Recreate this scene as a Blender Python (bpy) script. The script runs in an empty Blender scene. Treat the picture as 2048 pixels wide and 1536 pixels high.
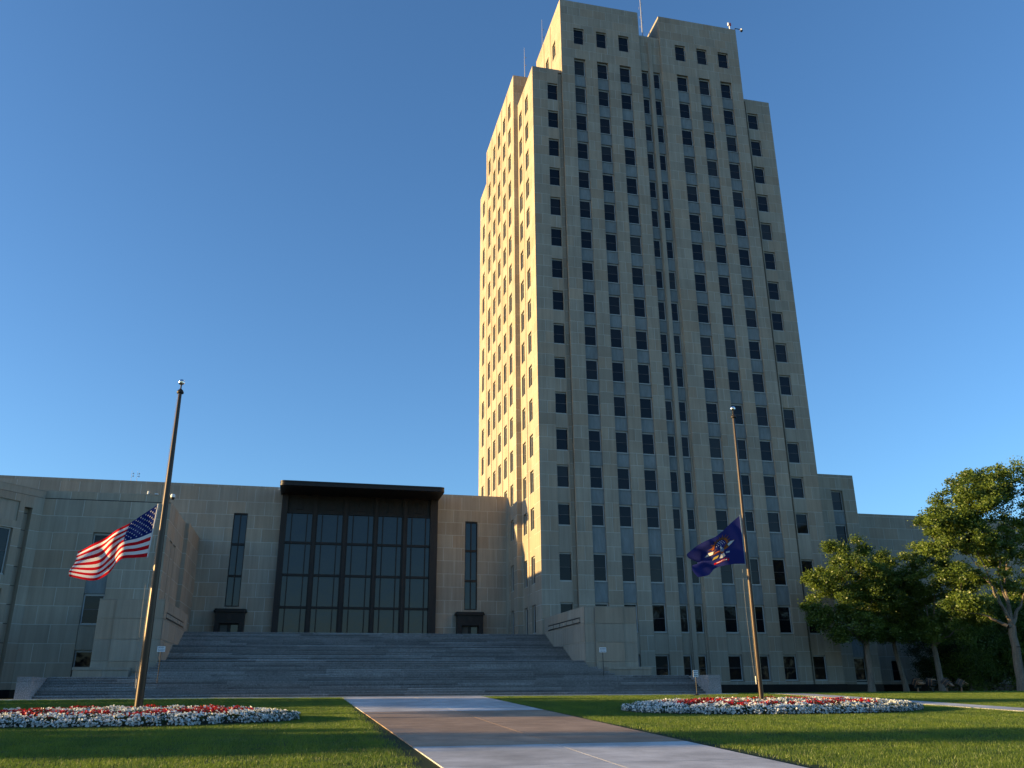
import bpy, math, random
import numpy as np
from math import radians as R, sin, cos, pi, atan2, hypot, exp
from mathutils import Vector, Matrix
rng = np.random.RandomState(7)
random.seed(7)
S = bpy.context.scene
C = S.collection

# ------------------------------------------------------------------ camera, sky, sun, exposure
CAMZ = 1.6
P_, R_, Y_ = R(19.849), R(-0.3993), R(13.216)
cam = bpy.data.cameras.new('camera')
cam.sensor_width = 36.0
cam.lens = 36.0 * 1701.0 / 2048.0
cam.clip_start = 0.1
cam.clip_end = 3000
camo = bpy.data.objects.new('camera', cam)
C.objects.link(camo)
fwd = Vector((sin(Y_) * cos(P_), cos(Y_) * cos(P_), sin(P_)))
rt0 = Vector((cos(Y_), -sin(Y_), 0))
up0 = rt0.cross(fwd)
rt = rt0 * cos(R_) + up0 * sin(R_)
up = -rt0 * sin(R_) + up0 * cos(R_)
m = Matrix((rt, up, -fwd)).transposed().to_4x4()
m.translation = Vector((0, 0, CAMZ))
camo.matrix_world = m
S.camera = camo

SUN_EL, SUN_N = R(6.9), R(5.0)          # elevation, angle north of due west
w = bpy.data.worlds.new('World')
S.world = w
w.use_nodes = True
nt = w.node_tree
nt.nodes.clear()
sky = nt.nodes.new('ShaderNodeTexSky')
sky.sky_type = 'NISHITA'
sky.sun_disc = False
sky.sun_elevation = SUN_EL
sky.sun_rotation = atan2(-cos(SUN_N), sin(SUN_N))
sky.altitude = 600
sky.air_density = 1.0
sky.dust_density = 0.8
sky.ozone_density = 3.8
bg = nt.nodes.new('ShaderNodeBackground')
bg.inputs['Strength'].default_value = 0.15
wo = nt.nodes.new('ShaderNodeOutputWorld')
nt.links.new(sky.outputs[0], bg.inputs['Color'])
nt.links.new(bg.outputs[0], wo.inputs['Surface'])

sl = bpy.data.lights.new('sun', 'SUN')
sl.energy = 5.0
sl.angle = R(0.5)
sl.color = (1.0, 0.69, 0.29)
so = bpy.data.objects.new('sun', sl)
C.objects.link(so)
to_sun = Vector((-cos(SUN_N) * cos(SUN_EL), sin(SUN_N) * cos(SUN_EL), sin(SUN_EL)))
so.rotation_euler = to_sun.to_track_quat('Z', 'Y').to_euler()
so.location = (-60, 30, 40)
S.view_settings.view_transform = 'Standard'
S.view_settings.look = 'None'
S.view_settings.gamma = 1.0
S.view_settings.use_curve_mapping = False
S.view_settings.exposure = 1.2
S.cycles.max_bounces = 6
S.cycles.transparent_max_bounces = 6

# ------------------------------------------------------------------ materials
def mat(name, col, rough=0.7, metal=0.0, spec=0.5):
    m = bpy.data.materials.new(name)
    m.use_nodes = True
    b = m.node_tree.nodes['Principled BSDF']
    b.inputs['Base Color'].default_value = (*col, 1)
    b.inputs['Roughness'].default_value = rough
    b.inputs['Metallic'].default_value = metal
    b.inputs['Specular IOR Level'].default_value = spec
    return m

def stone_mat(name, col, var=0.22, scale=1.5, rough=0.85, speck=0.0, bump=0.15, tint=True, stain=0.25, speckscale=60, stretch=(1, 1, 0.25)):
    m = mat(name, col, rough, spec=0.25)
    t = m.node_tree
    N, L = t.nodes, t.links
    b = N['Principled BSDF']
    g = N.new('ShaderNodeNewGeometry')
    mp = N.new('ShaderNodeMapping')
    mp.inputs['Scale'].default_value = stretch
    L.new(g.outputs['Position'], mp.inputs['Vector'])
    n1 = N.new('ShaderNodeTexNoise'); n1.inputs['Scale'].default_value = scale; n1.inputs['Detail'].default_value = 6
    n1.inputs['Roughness'].default_value = 0.65
    L.new(mp.outputs[0], n1.inputs['Vector'])
    n2 = N.new('ShaderNodeTexNoise'); n2.inputs['Scale'].default_value = speckscale; n2.inputs['Detail'].default_value = 3
    L.new(g.outputs['Position'], n2.inputs['Vector'])
    n3 = N.new('ShaderNodeTexNoise'); n3.inputs['Scale'].default_value = 0.35; n3.inputs['Detail'].default_value = 4
    L.new(g.outputs['Position'], n3.inputs['Vector'])
    def rng_(sock, lo, hi, a=0.3, bb=0.7):
        r = N.new('ShaderNodeMapRange')
        r.inputs['From Min'].default_value = a; r.inputs['From Max'].default_value = bb
        r.inputs['To Min'].default_value = lo; r.inputs['To Max'].default_value = hi
        L.new(sock, r.inputs['Value'])
        return r.outputs[0]
    def mul(a, bb):
        q = N.new('ShaderNodeMath'); q.operation = 'MULTIPLY'
        L.new(a, q.inputs[0])
        L.new(bb, q.inputs[1])
        return q.outputs[0]
    f = mul(rng_(n1.outputs['Fac'], 1 - var * 0.5, 1 + var * 0.5), rng_(n3.outputs['Fac'], 1 - stain * 0.5, 1 + stain * 0.4))
    f = mul(f, rng_(n2.outputs['Fac'], 1 - speck, 1 + speck, 0.35, 0.65))
    if tint:
        at = N.new('ShaderNodeAttribute'); at.attribute_name = 'tint'
        f = mul(f, at.outputs['Fac'])
    vm = N.new('ShaderNodeVectorMath'); vm.operation = 'SCALE'
    vm.inputs[0].default_value = col
    L.new(f, vm.inputs['Scale'])
    src = vm.outputs[0]
    if tint:
        at2 = N.new('ShaderNodeAttribute'); at2.attribute_name = 'warm'
        mx = N.new('ShaderNodeMix'); mx.data_type = 'RGBA'; mx.blend_type = 'MULTIPLY'
        mx.inputs[7].default_value = (1.08, 0.95, 0.86, 1)
        L.new(at2.outputs['Fac'], mx.inputs[0]); L.new(src, mx.inputs[6])
        src = mx.outputs[2]
    L.new(src, b.inputs['Base Color'])
    bu = N.new('ShaderNodeBump'); bu.inputs['Strength'].default_value = bump; bu.inputs['Distance'].default_value = 0.01
    L.new(n2.outputs['Fac'], bu.inputs['Height'])
    L.new(bu.outputs[0], b.inputs['Normal'])
    return m

LIME = stone_mat('limestone', (0.35, 0.305, 0.238), var=0.30, stain=0.20, stretch=(2.4, 2.4, 0.12))
MORTAR = stone_mat('mortar', (0.52, 0.495, 0.425), tint=False)
FLUTE = stone_mat('spandrel_stone', (0.21, 0.235, 0.235), var=0.35, scale=3, tint=True)
GRANITE = stone_mat('grey_granite', (0.265, 0.26, 0.255), var=0.2, speck=0.38, speckscale=22, bump=0.3, stretch=(1, 1, 1))
GRANCORE = mat('stair_core_stone', (0.08, 0.08, 0.085), 0.9)
BLACKG = stone_mat('black_granite', (0.012, 0.012, 0.014), rough=0.25, tint=False, bump=0.0)
CONC = stone_mat('pale_concrete', (0.54, 0.52, 0.50), var=0.42, scale=1.1, stain=0.5, speck=0.14, stretch=(1, 1, 1))
TAN = stone_mat('tan_concrete', (0.37, 0.255, 0.18), var=0.36, scale=1.3, stain=0.4, speck=0.16, stretch=(1, 1, 1))
JOINTM = mat('joint_sand', (0.12, 0.11, 0.09), 0.95)
BRONZE = stone_mat('dark_bronze', (0.022, 0.018, 0.016), var=0.3, rough=0.45, tint=False, bump=0.02)
BRONZE2 = stone_mat('weathered_bronze', (0.030, 0.025, 0.022), var=0.4, rough=0.5, tint=False, bump=0.05)
POLE = mat('bronze_pole', (0.055, 0.038, 0.027), 0.30, 0.6)
CHROME = mat('polished_ball', (0.75, 0.76, 0.78), 0.08, 1.0)
FRAME = mat('window_frame_metal', (0.42, 0.44, 0.44), 0.5)
SILL = mat('window_sill_stone', (0.40, 0.41, 0.38), 0.7)
RAIL = mat('brown_meeting_rail', (0.10, 0.085, 0.08), 0.5)
DARK = mat('dark_interior_groove_shade', (0.006, 0.006, 0.008), 0.9)
WHITE = mat('white_paint', (0.78, 0.80, 0.80), 0.4)
SIGNB = mat('sign_print', (0.02, 0.03, 0.08), 0.6)
IRON = mat('black_iron', (0.014, 0.014, 0.016), 0.45)
STEEL = mat('antenna_steel', (0.45, 0.45, 0.45), 0.35, 0.6)
REDM = mat('red_lens', (0.55, 0.05, 0.04), 0.3)
ROPE = mat('grey_rope', (0.30, 0.29, 0.26), 0.9)
RUST = mat('rusty_steel', (0.20, 0.085, 0.04), 0.85)
LIT_EDGE = mat('painted_lit_edge', (0.34, 0.17, 0.08), 0.6)  # warm tan painted where the floodlights' edges catch the sun
ROOFM = mat('roof_membrane', (0.16, 0.15, 0.14), 0.9)
LAMPG = mat('lamp_glass', (0.03, 0.03, 0.03), 0.15)

def glass_mat(name, col, rough=0.04, wob=0.004, spec=0.25):
    m = mat(name, col, rough, spec=spec)
    t = m.node_tree; N, L = t.nodes, t.links; b = N['Principled BSDF']
    g = N.new('ShaderNodeNewGeometry')
    n = N.new('ShaderNodeTexNoise'); n.inputs['Scale'].default_value = 0.9
    L.new(g.outputs['Position'], n.inputs['Vector'])
    bu = N.new('ShaderNodeBump'); bu.inputs['Strength'].default_value = 0.25; bu.inputs['Distance'].default_value = wob * 10
    L.new(n.outputs['Fac'], bu.inputs['Height']); L.new(bu.outputs[0], b.inputs['Normal'])
    return m
GLASS = glass_mat('window_glass', (0.006, 0.008, 0.012))
GLASSH = glass_mat('hall_glass', (0.009, 0.016, 0.026), spec=0.55)
GLASSB = glass_mat('glass_over_blind', (0.030, 0.031, 0.030))
GLASSC = glass_mat('glass_over_dim_room', (0.016, 0.016, 0.018))
CURT = mat('pale_blind', (0.10, 0.095, 0.08), 0.8)

def leaf_mat(name, c1, c2, trans=0.35, patch=0.0):
    m = bpy.data.materials.new(name); m.use_nodes = True
    t = m.node_tree; N, L = t.nodes, t.links; N.clear()
    at = N.new('ShaderNodeAttribute'); at.attribute_name = 'tint'
    mx = N.new('ShaderNodeMix'); mx.data_type = 'RGBA'
    mx.inputs[6].default_value = (*c1, 1); mx.inputs[7].default_value = (*c2, 1)
    L.new(at.outputs['Fac'], mx.inputs[0])
    colr = mx.outputs[2]
    if patch:
        g = N.new('ShaderNodeNewGeometry'); n = N.new('ShaderNodeTexNoise'); n.inputs['Scale'].default_value = 0.45; n.inputs['Detail'].default_value = 5
        L.new(g.outputs['Position'], n.inputs['Vector'])
        r = N.new('ShaderNodeMapRange'); r.inputs['From Min'].default_value = .35; r.inputs['From Max'].default_value = .68
        L.new(n.outputs['Fac'], r.inputs['Value'])
        m2 = N.new('ShaderNodeMix'); m2.data_type = 'RGBA'; m2.blend_type = 'MULTIPLY'; m2.inputs[7].default_value = (1 + patch, 1 + patch * .6, 1 - patch * .3, 1)
        m3 = N.new('ShaderNodeMix'); m3.data_type = 'RGBA'; m3.blend_type = 'MULTIPLY'; m3.inputs[7].default_value = (.72, .80, .9, 1)
        sp = N.new('ShaderNodeSeparateXYZ'); L.new(g.outputs['Position'], sp.inputs[0])
        ms = N.new('ShaderNodeMath'); ms.operation = 'PINGPONG'; ms.inputs[1].default_value = 1.1; L.new(sp.outputs['X'], ms.inputs[0])
        gt = N.new('ShaderNodeMath'); gt.operation = 'GREATER_THAN'; gt.inputs[1].default_value = .55; L.new(ms.outputs[0], gt.inputs[0])
        sc = N.new('ShaderNodeMath'); sc.operation = 'MULTIPLY'; sc.inputs[1].default_value = .55; L.new(gt.outputs[0], sc.inputs[0])
        L.new(r.outputs[0], m2.inputs[0]); L.new(colr, m2.inputs[6]); L.new(sc.outputs[0], m3.inputs[0]); L.new(m2.outputs[2], m3.inputs[6]); colr = m3.outputs[2]
    d = N.new('ShaderNodeBsdfDiffuse'); tr = N.new('ShaderNodeBsdfTranslucent'); gl = N.new('ShaderNodeBsdfGlossy')
    gl.inputs['Roughness'].default_value = 0.45
    gl.inputs['Color'].default_value = (0.6, 0.6, 0.6, 1)
    L.new(colr, d.inputs[0]); L.new(colr, tr.inputs[0])
    a = N.new('ShaderNodeMixShader'); a.inputs[0].default_value = trans
    L.new(d.outputs[0], a.inputs[1]); L.new(tr.outputs[0], a.inputs[2])
    b = N.new('ShaderNodeMixShader'); b.inputs[0].default_value = 0.05
    L.new(a.outputs[0], b.inputs[1]); L.new(gl.outputs[0], b.inputs[2])
    o = N.new('ShaderNodeOutputMaterial'); L.new(b.outputs[0], o.inputs[0])
    return m
LEAF = leaf_mat('ash_leaves', (0.05, 0.095, 0.015), (0.21, 0.29, 0.045), 0.45)
LEAFD = leaf_mat('dark_leaves', (0.018, 0.035, 0.010), (0.05, 0.08, 0.02), 0.2)
BLADE = leaf_mat('grass_blades', (0.035, 0.10, 0.012), (0.19, 0.28, 0.035), 0.5, 0.5)
PLEAF = leaf_mat('petunia_leaves', (0.02, 0.05, 0.012), (0.06, 0.11, 0.02), 0.2)
PWHITE = leaf_mat('white_petals', (0.72, 0.74, 0.72), (0.82, 0.84, 0.80), 0.25)
PRED = leaf_mat('red_petals', (0.34, 0.006, 0.012), (0.62, 0.02, 0.02), 0.25)
BARK = stone_mat('ash_bark', (0.19, 0.155, 0.12), var=0.5, scale=6, tint=False, speck=0.25, speckscale=25, bump=0.6)
LAWN = stone_mat('lawn_soil', (0.020, 0.038, 0.009), var=0.35, scale=3, tint=False, stretch=(1, 1, 1), stain=0.35, speck=0.3, speckscale=30)
FARG = mat('far_grass', (0.05, 0.08, 0.03), 0.95)

def cloth(name, col, tr=0.3):
    m = bpy.data.materials.new(name); m.use_nodes = True
    t = m.node_tree; N, L = t.nodes, t.links; N.clear()
    d = N.new('ShaderNodeBsdfDiffuse'); q = N.new('ShaderNodeBsdfTranslucent')
    d.inputs[0].default_value = (*col, 1); q.inputs[0].default_value = (*col, 1)
    a = N.new('ShaderNodeMixShader'); a.inputs[0].default_value = tr
    L.new(d.outputs[0], a.inputs[1]); L.new(q.outputs[0], a.inputs[2])
    o = N.new('ShaderNodeOutputMaterial'); L.new(a.outputs[0], o.inputs[0])
    return m
FRED = cloth('flag_red', (0.60, 0.012, 0.020))
FWHT = cloth('flag_white', (0.80, 0.78, 0.76))
FBLU = cloth('flag_navy', (0.012, 0.025, 0.14))
FNDB = cloth('flag_blue', (0.026, 0.032, 0.15))
FORG = cloth('flag_orange', (0.50, 0.13, 0.04))
FBRN = cloth('flag_brown', (0.22, 0.09, 0.04))
FYEL = cloth('flag_yellow', (0.60, 0.45, 0.10))
FLBL = cloth('flag_light_blue', (0.20, 0.28, 0.42))

# ------------------------------------------------------------------ mesh helpers
def link(name, me, parent=None, loc=None):
    o = bpy.data.objects.new(name, me)
    C.objects.link(o)
    if parent is not None:
        o.parent = parent
    if loc is not None:
        o.location = loc
    return o

def tag(o, label=None, cat=None, group=None, kind=None):
    if label: o['label'] = label
    if cat: o['category'] = cat
    if group: o['group'] = group
    if kind: o['kind'] = kind
    return o

def thing(name, label, cat, loc=(0, 0, 0), group=None):
    o = bpy.data.objects.new(name, None)
    o.empty_display_size = 0.3
    C.objects.link(o); o.location = loc
    return tag(o, label, cat, group)

class MB:
    def __init__(s):
        s.v = []; s.f = []; s.m = []; s.t = []; s.w = []
        s.mats = []; s.tint = 1.0; s.warm = 0.0
    def mi(s, m):
        if m not in s.mats: s.mats.append(m)
        return s.mats.index(m)
    def face(s, pts, m):
        b = len(s.v)
        s.v.extend([tuple(p) for p in pts])
        s.f.append(tuple(range(b, b + len(pts))))
        s.m.append(s.mi(m)); s.t.append(s.tint); s.w.append(s.warm)
    def box(s, a, b, m, skip=''):
        x0, y0, z0 = a; x1, y1, z1 = b
        F = {'-x': [(x0, y1, z0), (x0, y0, z0), (x0, y0, z1), (x0, y1, z1)], '+x': [(x1, y0, z0), (x1, y1, z0), (x1, y1, z1), (x1, y0, z1)],
             '-y': [(x0, y0, z0), (x1, y0, z0), (x1, y0, z1), (x0, y0, z1)], '+y': [(x1, y1, z0), (x0, y1, z0), (x0, y1, z1), (x1, y1, z1)],
             '-z': [(x0, y1, z0), (x1, y1, z0), (x1, y0, z0), (x0, y0, z0)], '+z': [(x0, y0, z1), (x1, y0, z1), (x1, y1, z1), (x0, y1, z1)]}
        for k, q in F.items():
            if k not in skip.split():
                s.face(q, m)
    def tube(s, p0, p1, r0, r1, m, n=8, caps=True):
        p0 = Vector(p0); p1 = Vector(p1); d = (p1 - p0)
        if d.length < 1e-6: return
        d.normalize()
        a = d.orthogonal().normalized(); b = d.cross(a)
        A = [p0 + (a * cos(2 * pi * i / n) + b * sin(2 * pi * i / n)) * r0 for i in range(n)]
        B = [p1 + (a * cos(2 * pi * i / n) + b * sin(2 * pi * i / n)) * r1 for i in range(n)]
        for i in range(n):
            j = (i + 1) % n
            s.face([A[i], A[j], B[j], B[i]], m)
        if caps:
            s.face(A[::-1], m); s.face(B, m)
    def lathe(s, c, prof, m, n=16):
        c = Vector(c)
        rings = [[c + Vector((r * cos(2 * pi * i / n), r * sin(2 * pi * i / n), z)) for i in range(n)] for r, z in prof]
        for A, B in zip(rings, rings[1:]):
            for i in range(n):
                j = (i + 1) % n
                s.face([A[i], A[j], B[j], B[i]], m)
    def prism(s, poly, z0, z1, m, top=True, bot=False):
        n = len(poly)
        for i in range(n):
            a, b = poly[i], poly[(i + 1) % n]
            s.face([(a[0], a[1], z0), (b[0], b[1], z0), (b[0], b[1], z1), (a[0], a[1], z1)], m)
        if top: s.face([(p[0], p[1], z1) for p in poly], m)
        if bot: s.face([(p[0], p[1], z0) for p in poly[::-1]], m)
    def build(s, name, parent=None, origin=None, smooth=False):
        me = bpy.data.meshes.new(name)
        v = np.array(s.v, dtype=np.float64)
        if origin is not None:
            v = v - np.array(origin)
        me.from_pydata(v.tolist(), [], s.f)
        for m in s.mats: me.materials.append(m)
        me.polygons.foreach_set('material_index', s.m)
        if any(x != 1.0 for x in s.t) or any(s.w) or any(m in (LIME, FLUTE, GRANITE, CONC, TAN) for m in s.mats):
            a = me.attributes.new('tint', 'FLOAT', 'FACE'); a.data.foreach_set('value', s.t)
            a = me.attributes.new('warm', 'FLOAT', 'FACE'); a.data.foreach_set('value', s.w)
        if smooth:
            me.polygons.foreach_set('use_smooth', [True] * len(me.polygons))
        me.update()
        return link(name, me, parent, origin)

def np_mesh(name, V, F, mats, tint=None, midx=None, smooth=False):
    """V (N,3), F (M,k)"""
    me = bpy.data.meshes.new(name)
    k = F.shape[1]
    me.vertices.add(len(V)); me.vertices.foreach_set('co', V.astype(np.float32).ravel())
    me.loops.add(F.size); me.loops.foreach_set('vertex_index', F.astype(np.int32).ravel())
    me.polygons.add(len(F)); me.polygons.foreach_set('loop_start', np.arange(0, F.size, k, dtype=np.int32))
    try: me.polygons.foreach_set('loop_total', np.full(len(F), k, dtype=np.int32))
    except Exception: pass
    for m in mats: me.materials.append(m)
    if midx is not None: me.polygons.foreach_set('material_index', midx.astype(np.int32))
    if tint is not None:
        a = me.attributes.new('tint', 'FLOAT', 'FACE'); a.data.foreach_set('value', tint.astype(np.float32))
    if smooth: me.polygons.foreach_set('use_smooth', np.ones(len(F), dtype=bool))
    me.update(calc_edges=True)
    me.validate()
    return me

# ------------------------------------------------------------------ facade frames
class Frame:
    def __init__(s, ox, oy, ux, uy):
        s.o = (ox, oy); s.u = (ux, uy); s.n = (uy, -ux)
    def p(s, u, d, z):
        return (s.o[0] + u * s.u[0] + d * s.n[0], s.o[1] + u * s.u[1] + d * s.n[1], z)
    def rect(s, mb, u0, u1, z0, z1, d, m):
        mb.face([s.p(u0, d, z0), s.p(u1, d, z0), s.p(u1, d, z1), s.p(u0, d, z1)], m)
    def box(s, mb, u0, u1, z0, z1, d0, d1, m, back=False):
        """front face at d1, back at d0<d1"""
        s.rect(mb, u0, u1, z0, z1, d1, m)
        mb.face([s.p(u0, d0, z0), s.p(u0, d1, z0), s.p(u0, d1, z1), s.p(u0, d0, z1)], m)
        mb.face([s.p(u1, d1, z0), s.p(u1, d0, z0), s.p(u1, d0, z1), s.p(u1, d1, z1)], m)
        mb.face([s.p(u0, d1, z1), s.p(u1, d1, z1), s.p(u1, d0, z1), s.p(u0, d0, z1)], m)
        mb.face([s.p(u0, d0, z0), s.p(u1, d0, z0), s.p(u1, d1, z0), s.p(u0, d1, z0)], m)
        if back: mb.face([s.p(u1, d0, z0), s.p(u0, d0, z0), s.p(u0, d0, z1), s.p(u1, d0, z1)], m)

JR = 0.008      # block face stands this far proud of the mortar
JW = 0.042      # joint width

def wall_panel(F, mb, u0, u1, z0, z1, ops, d=0.0, reveal=0.3, m=None, rm=None, close=True):
    """back (mortar) sheet with real openings: ops = (u0,u1,z0,z1[,reveal])"""
    m = m or MORTAR; rm = rm or LIME
    us = sorted({u0, u1, *[o[0] for o in ops], *[o[1] for o in ops]})
    zs = sorted({z0, z1, *[o[2] for o in ops], *[o[3] for o in ops]})
    us = [x for x in us if u0 <= x <= u1]; zs = [x for x in zs if z0 <= x <= z1]
    dd = d - JR
    for zi in range(len(zs) - 1):
        zc = (zs[zi] + zs[zi + 1]) / 2
        run = None
        for ui in range(len(us) - 1):
            uc = (us[ui] + us[ui + 1]) / 2
            hit = any(o[0] < uc < o[1] and o[2] < zc < o[3] for o in ops)
            if hit:
                if run is not None: F.rect(mb, run, us[ui], zs[zi], zs[zi + 1], dd, m); run = None
            elif run is None: run = us[ui]
        if run is not None: F.rect(mb, run, us[-1], zs[zi], zs[zi + 1], dd, m)
    for o in ops:
        r = o[4] if len(o) > 4 else reveal
        a, b, c, e = o[:4]
        mb.face([F.p(a, d, c), F.p(a, d - r, c), F.p(a, d - r, e), F.p(a, d, e)], rm)
        mb.face([F.p(b, d - r, c), F.p(b, d, c), F.p(b, d, e), F.p(b, d - r, e)], rm)
        mb.face([F.p(a, d - r, e), F.p(b, d - r, e), F.p(b, d, e), F.p(a, d, e)], rm)
        mb.face([F.p(a, d, c), F.p(b, d, c), F.p(b, d - r, c), F.p(a, d - r, c)], rm)
        if close: F.rect(mb, a, b, c, e, d - r, DARK)

def blocks(F, u0, u1, z0, z1, courses, w0, ops=(), d=0.0, off=0.0, jit=0.12):
    """list of stone blocks: each = (list of rects, d)"""
    out = []
    zs = [z0] + [c for c in sorted(courses) if z0 + 0.12 < c < z1 - 0.12] + [z1]
    for k in range(len(zs) - 1):
        a, b = zs[k], zs[k + 1]
        W = u1 - u0
        n = max(1, int(round(W / w0)))
        par = int(round(a / 1.2)) % 2
        if W < 0.9: js = []
        elif n <= 2 and W < 2.4: js = [] if par else [u0 + W * (0.5 + rng.uniform(-0.04, 0.04))]
        else:
            st = W / n
            js = [u0 + st * (i + (0.5 if par else 0.0)) + off + rng.uniform(-jit, jit) for i in range(0, n + 1)]
            js = [j for j in js if u0 + 0.35 < j < u1 - 0.35]
        ed = [u0] + js + [u1]
        for i in range(len(ed) - 1):
            h = JW / 2
            l = ed[i] + (h if i > 0 else 0.002); r = ed[i + 1] - (h if i < len(ed) - 2 else 0.002)
            lo = a + (h if k > 0 else 0.0); hi = b - (h if k < len(zs) - 2 else 0.0)
            rects = [(l, r, lo, hi)]
            for o in ops:
                nr = []
                for (p, q, s_, t_) in rects:
                    if o[0] >= q or o[1] <= p or o[2] >= t_ or o[3] <= s_:
                        nr.append((p, q, s_, t_)); continue
                    if o[0] > p: nr.append((p, o[0], s_, t_))
                    if o[1] < q: nr.append((o[1], q, s_, t_))
                    pp, qq = max(p, o[0]), min(q, o[1])
                    if o[3] < t_: nr.append((pp, qq, o[3], t_))
                    if o[2] > s_: nr.append((pp, qq, s_, o[2]))
                rects = [x for x in nr if x[1] - x[0] > 0.03 and x[3] - x[2] > 0.03]
            if rects: out.append((F, rects, d + rng.uniform(-0.002, 0.003)))
    return out

def add_block(mb, blk, m=None):
    F, rects, d = blk
    mb.tint = float(np.clip(rng.normal(1.0, 0.048), 0.88, 1.12)); mb.warm = float(np.clip(rng.uniform(-0.5, 0.8), 0, 0.8))
    for (a, b, c, e) in rects:
        F.box(mb, a, b, c, e, d - JR - 0.004, d, m or LIME)
    mb.tint = 1.0; mb.warm = 0.0

def emit_blocks(blks, wall, limit=300, name='stone_block', key=None, m=None):
    """the blocks that show largest as single parts, the rest as one part"""
    def area(b):
        F, rects, d = b
        (a, q, c, e) = rects[0]
        x, y, z = F.p((a + q) / 2, 0, (c + e) / 2)
        D2 = x * x + y * y + (z - 1.6) ** 2
        vis = -(F.n[0] * x + F.n[1] * y + 0) / math.sqrt(D2)
        return sum((r[1] - r[0]) * (r[3] - r[2]) for r in rects) * max(vis, 0) / D2
    blks = sorted(blks, key=key or (lambda b: -area(b)))
    for b in blks[:limit]:
        mb = MB(); add_block(mb, b, m)
        F, rects, d = b
        org = F.p((rects[0][0] + rects[0][1]) / 2, d, (rects[0][2] + rects[0][3]) / 2)
        mb.build(name, wall, org)
    if len(blks) > limit:
        mb = MB()
        for b in blks[limit:]: add_block(mb, b, m)
        o = mb.build('stonework', wall); o['kind'] = 'stuff'

PROTO = {}
def proto_mesh(key, fn):
    if key not in PROTO: PROTO[key] = fn()
    return PROTO[key]

def frame_obj(F, u, d, z, me, name, parent):
    """place a mesh modelled in local (u,-d,z) axes"""
    o = link(name, me, parent)
    x, y, zz = F.p(u, d, z)
    o.location = (x, y, zz); o.rotation_euler = (0, 0, atan2(F.u[1], F.u[0]))
    return o

def win_frame_mesh(W, H, sill=True, rails=(0.5,), fm=None):
    def fn():
        mb = MB(); f = 0.075; fm_ = fm or FRAME
        hw = W / 2
        mb.box((-hw - f, -0.03, 0), (-hw, 0.05, H + f), fm_)
        mb.box((hw, -0.03, 0), (hw + f, 0.05, H + f), fm_)
        mb.box((-hw, -0.03, H), (hw, 0.05, H + f), fm_)
        mb.box((-hw - f, -0.055, H + f), (hw + f, 0.05, H + f + 0.06), fm_)
        for r in rails:
            mb.box((-hw, -0.02, H * r - 0.022), (hw, 0.03, H * r + 0.022), RAIL)
        if sill: mb.box((-hw - f, -0.13, -0.11), (hw + f, 0.06, 0), SILL)
        o = mb.build('tmp'); me = o.data; bpy.data.objects.remove(o); me.name = 'window_frame'
        return me
    return proto_mesh(('wf', round(W, 2), round(H, 2), sill, rails, fm.name if fm else ''), fn)

def pane_mesh(W, H, gm=None, blind=0.0):
    def fn():
        mb = MB(); g = gm or GLASS
        mb.face([(-W / 2, 0, 0), (W / 2, 0, 0), (W / 2, 0, H), (-W / 2, 0, H)], g)
        o = mb.build('tmp'); me = o.data; bpy.data.objects.remove(o); me.name = 'pane'
        return me
    return proto_mesh(('pm', round(W, 2), round(H, 2), (gm or GLASS).name), fn)

class GlassBin:      # panes past the limit of singles
    def __init__(s): s.mb = MB(); s.n = 0
def window(F, uc, d, z0, z1, W, parent, bin_, single=True, sill=True, rails=(0.5,), gm=None):
    H = z1 - z0
    o = frame_obj(F, uc, d, z0, win_frame_mesh(W, H, sill, rails), 'window', parent)
    ed = [0.0] + [H * r for r in rails] + [H]
    vr = rng.uniform(); gsel = [gm, gm]
    if gm is None: gsel = [GLASSB if vr > .93 else (GLASSC if vr > .75 else GLASS), GLASSB if vr > .84 else (GLASSC if vr > .6 else GLASS)]
    for i in range(len(ed) - 1):
        a, b = ed[i], ed[i + 1]
        if single and bin_.n < 296:
            bin_.n += 1
            p = link('pane', pane_mesh(W, b - a, gsel[min(i, 1)]), o)
            p.location = (0, 0.004 + 0.012 * i, a)
            p.rotation_euler = (rng.uniform(-0.004, 0.004), 0, rng.uniform(-0.004, 0.004))
        else:
            F.rect(bin_.mb, uc - W / 2, uc + W / 2, z0 + a, z0 + b, d - 0.006 - 0.012 * i, gsel[min(i, 1)] or GLASS)
    return o

def spandrel_mesh(W, H, m=None, ribs=6, depth=0.05):
    def fn():
        mb = MB(); mm = m or FLUTE
        mb.box((-W / 2, 0, 0), (W / 2, 0.06, H), mm, skip='+y')
        st = W / (ribs + 1)
        if ribs:
            for i in range(ribs):
                x = -W / 2 + st * (i + 1)
                mb.box((x - st * 0.28, -0.012, 0.08), (x + st * 0.28, 0.0, H - 0.08), mm, skip='+y')
        mb.box((-W / 2, -0.05, H - 0.05), (W / 2, 0.0, H), mm, skip='+y')
        o = mb.build('tmp'); me = o.data; bpy.data.objects.remove(o); me.name = 'spandrel_panel'
        return me
    return proto_mesh(('sp', round(W, 2), round(H, 2), (m or FLUTE).name, ribs), fn)

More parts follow.
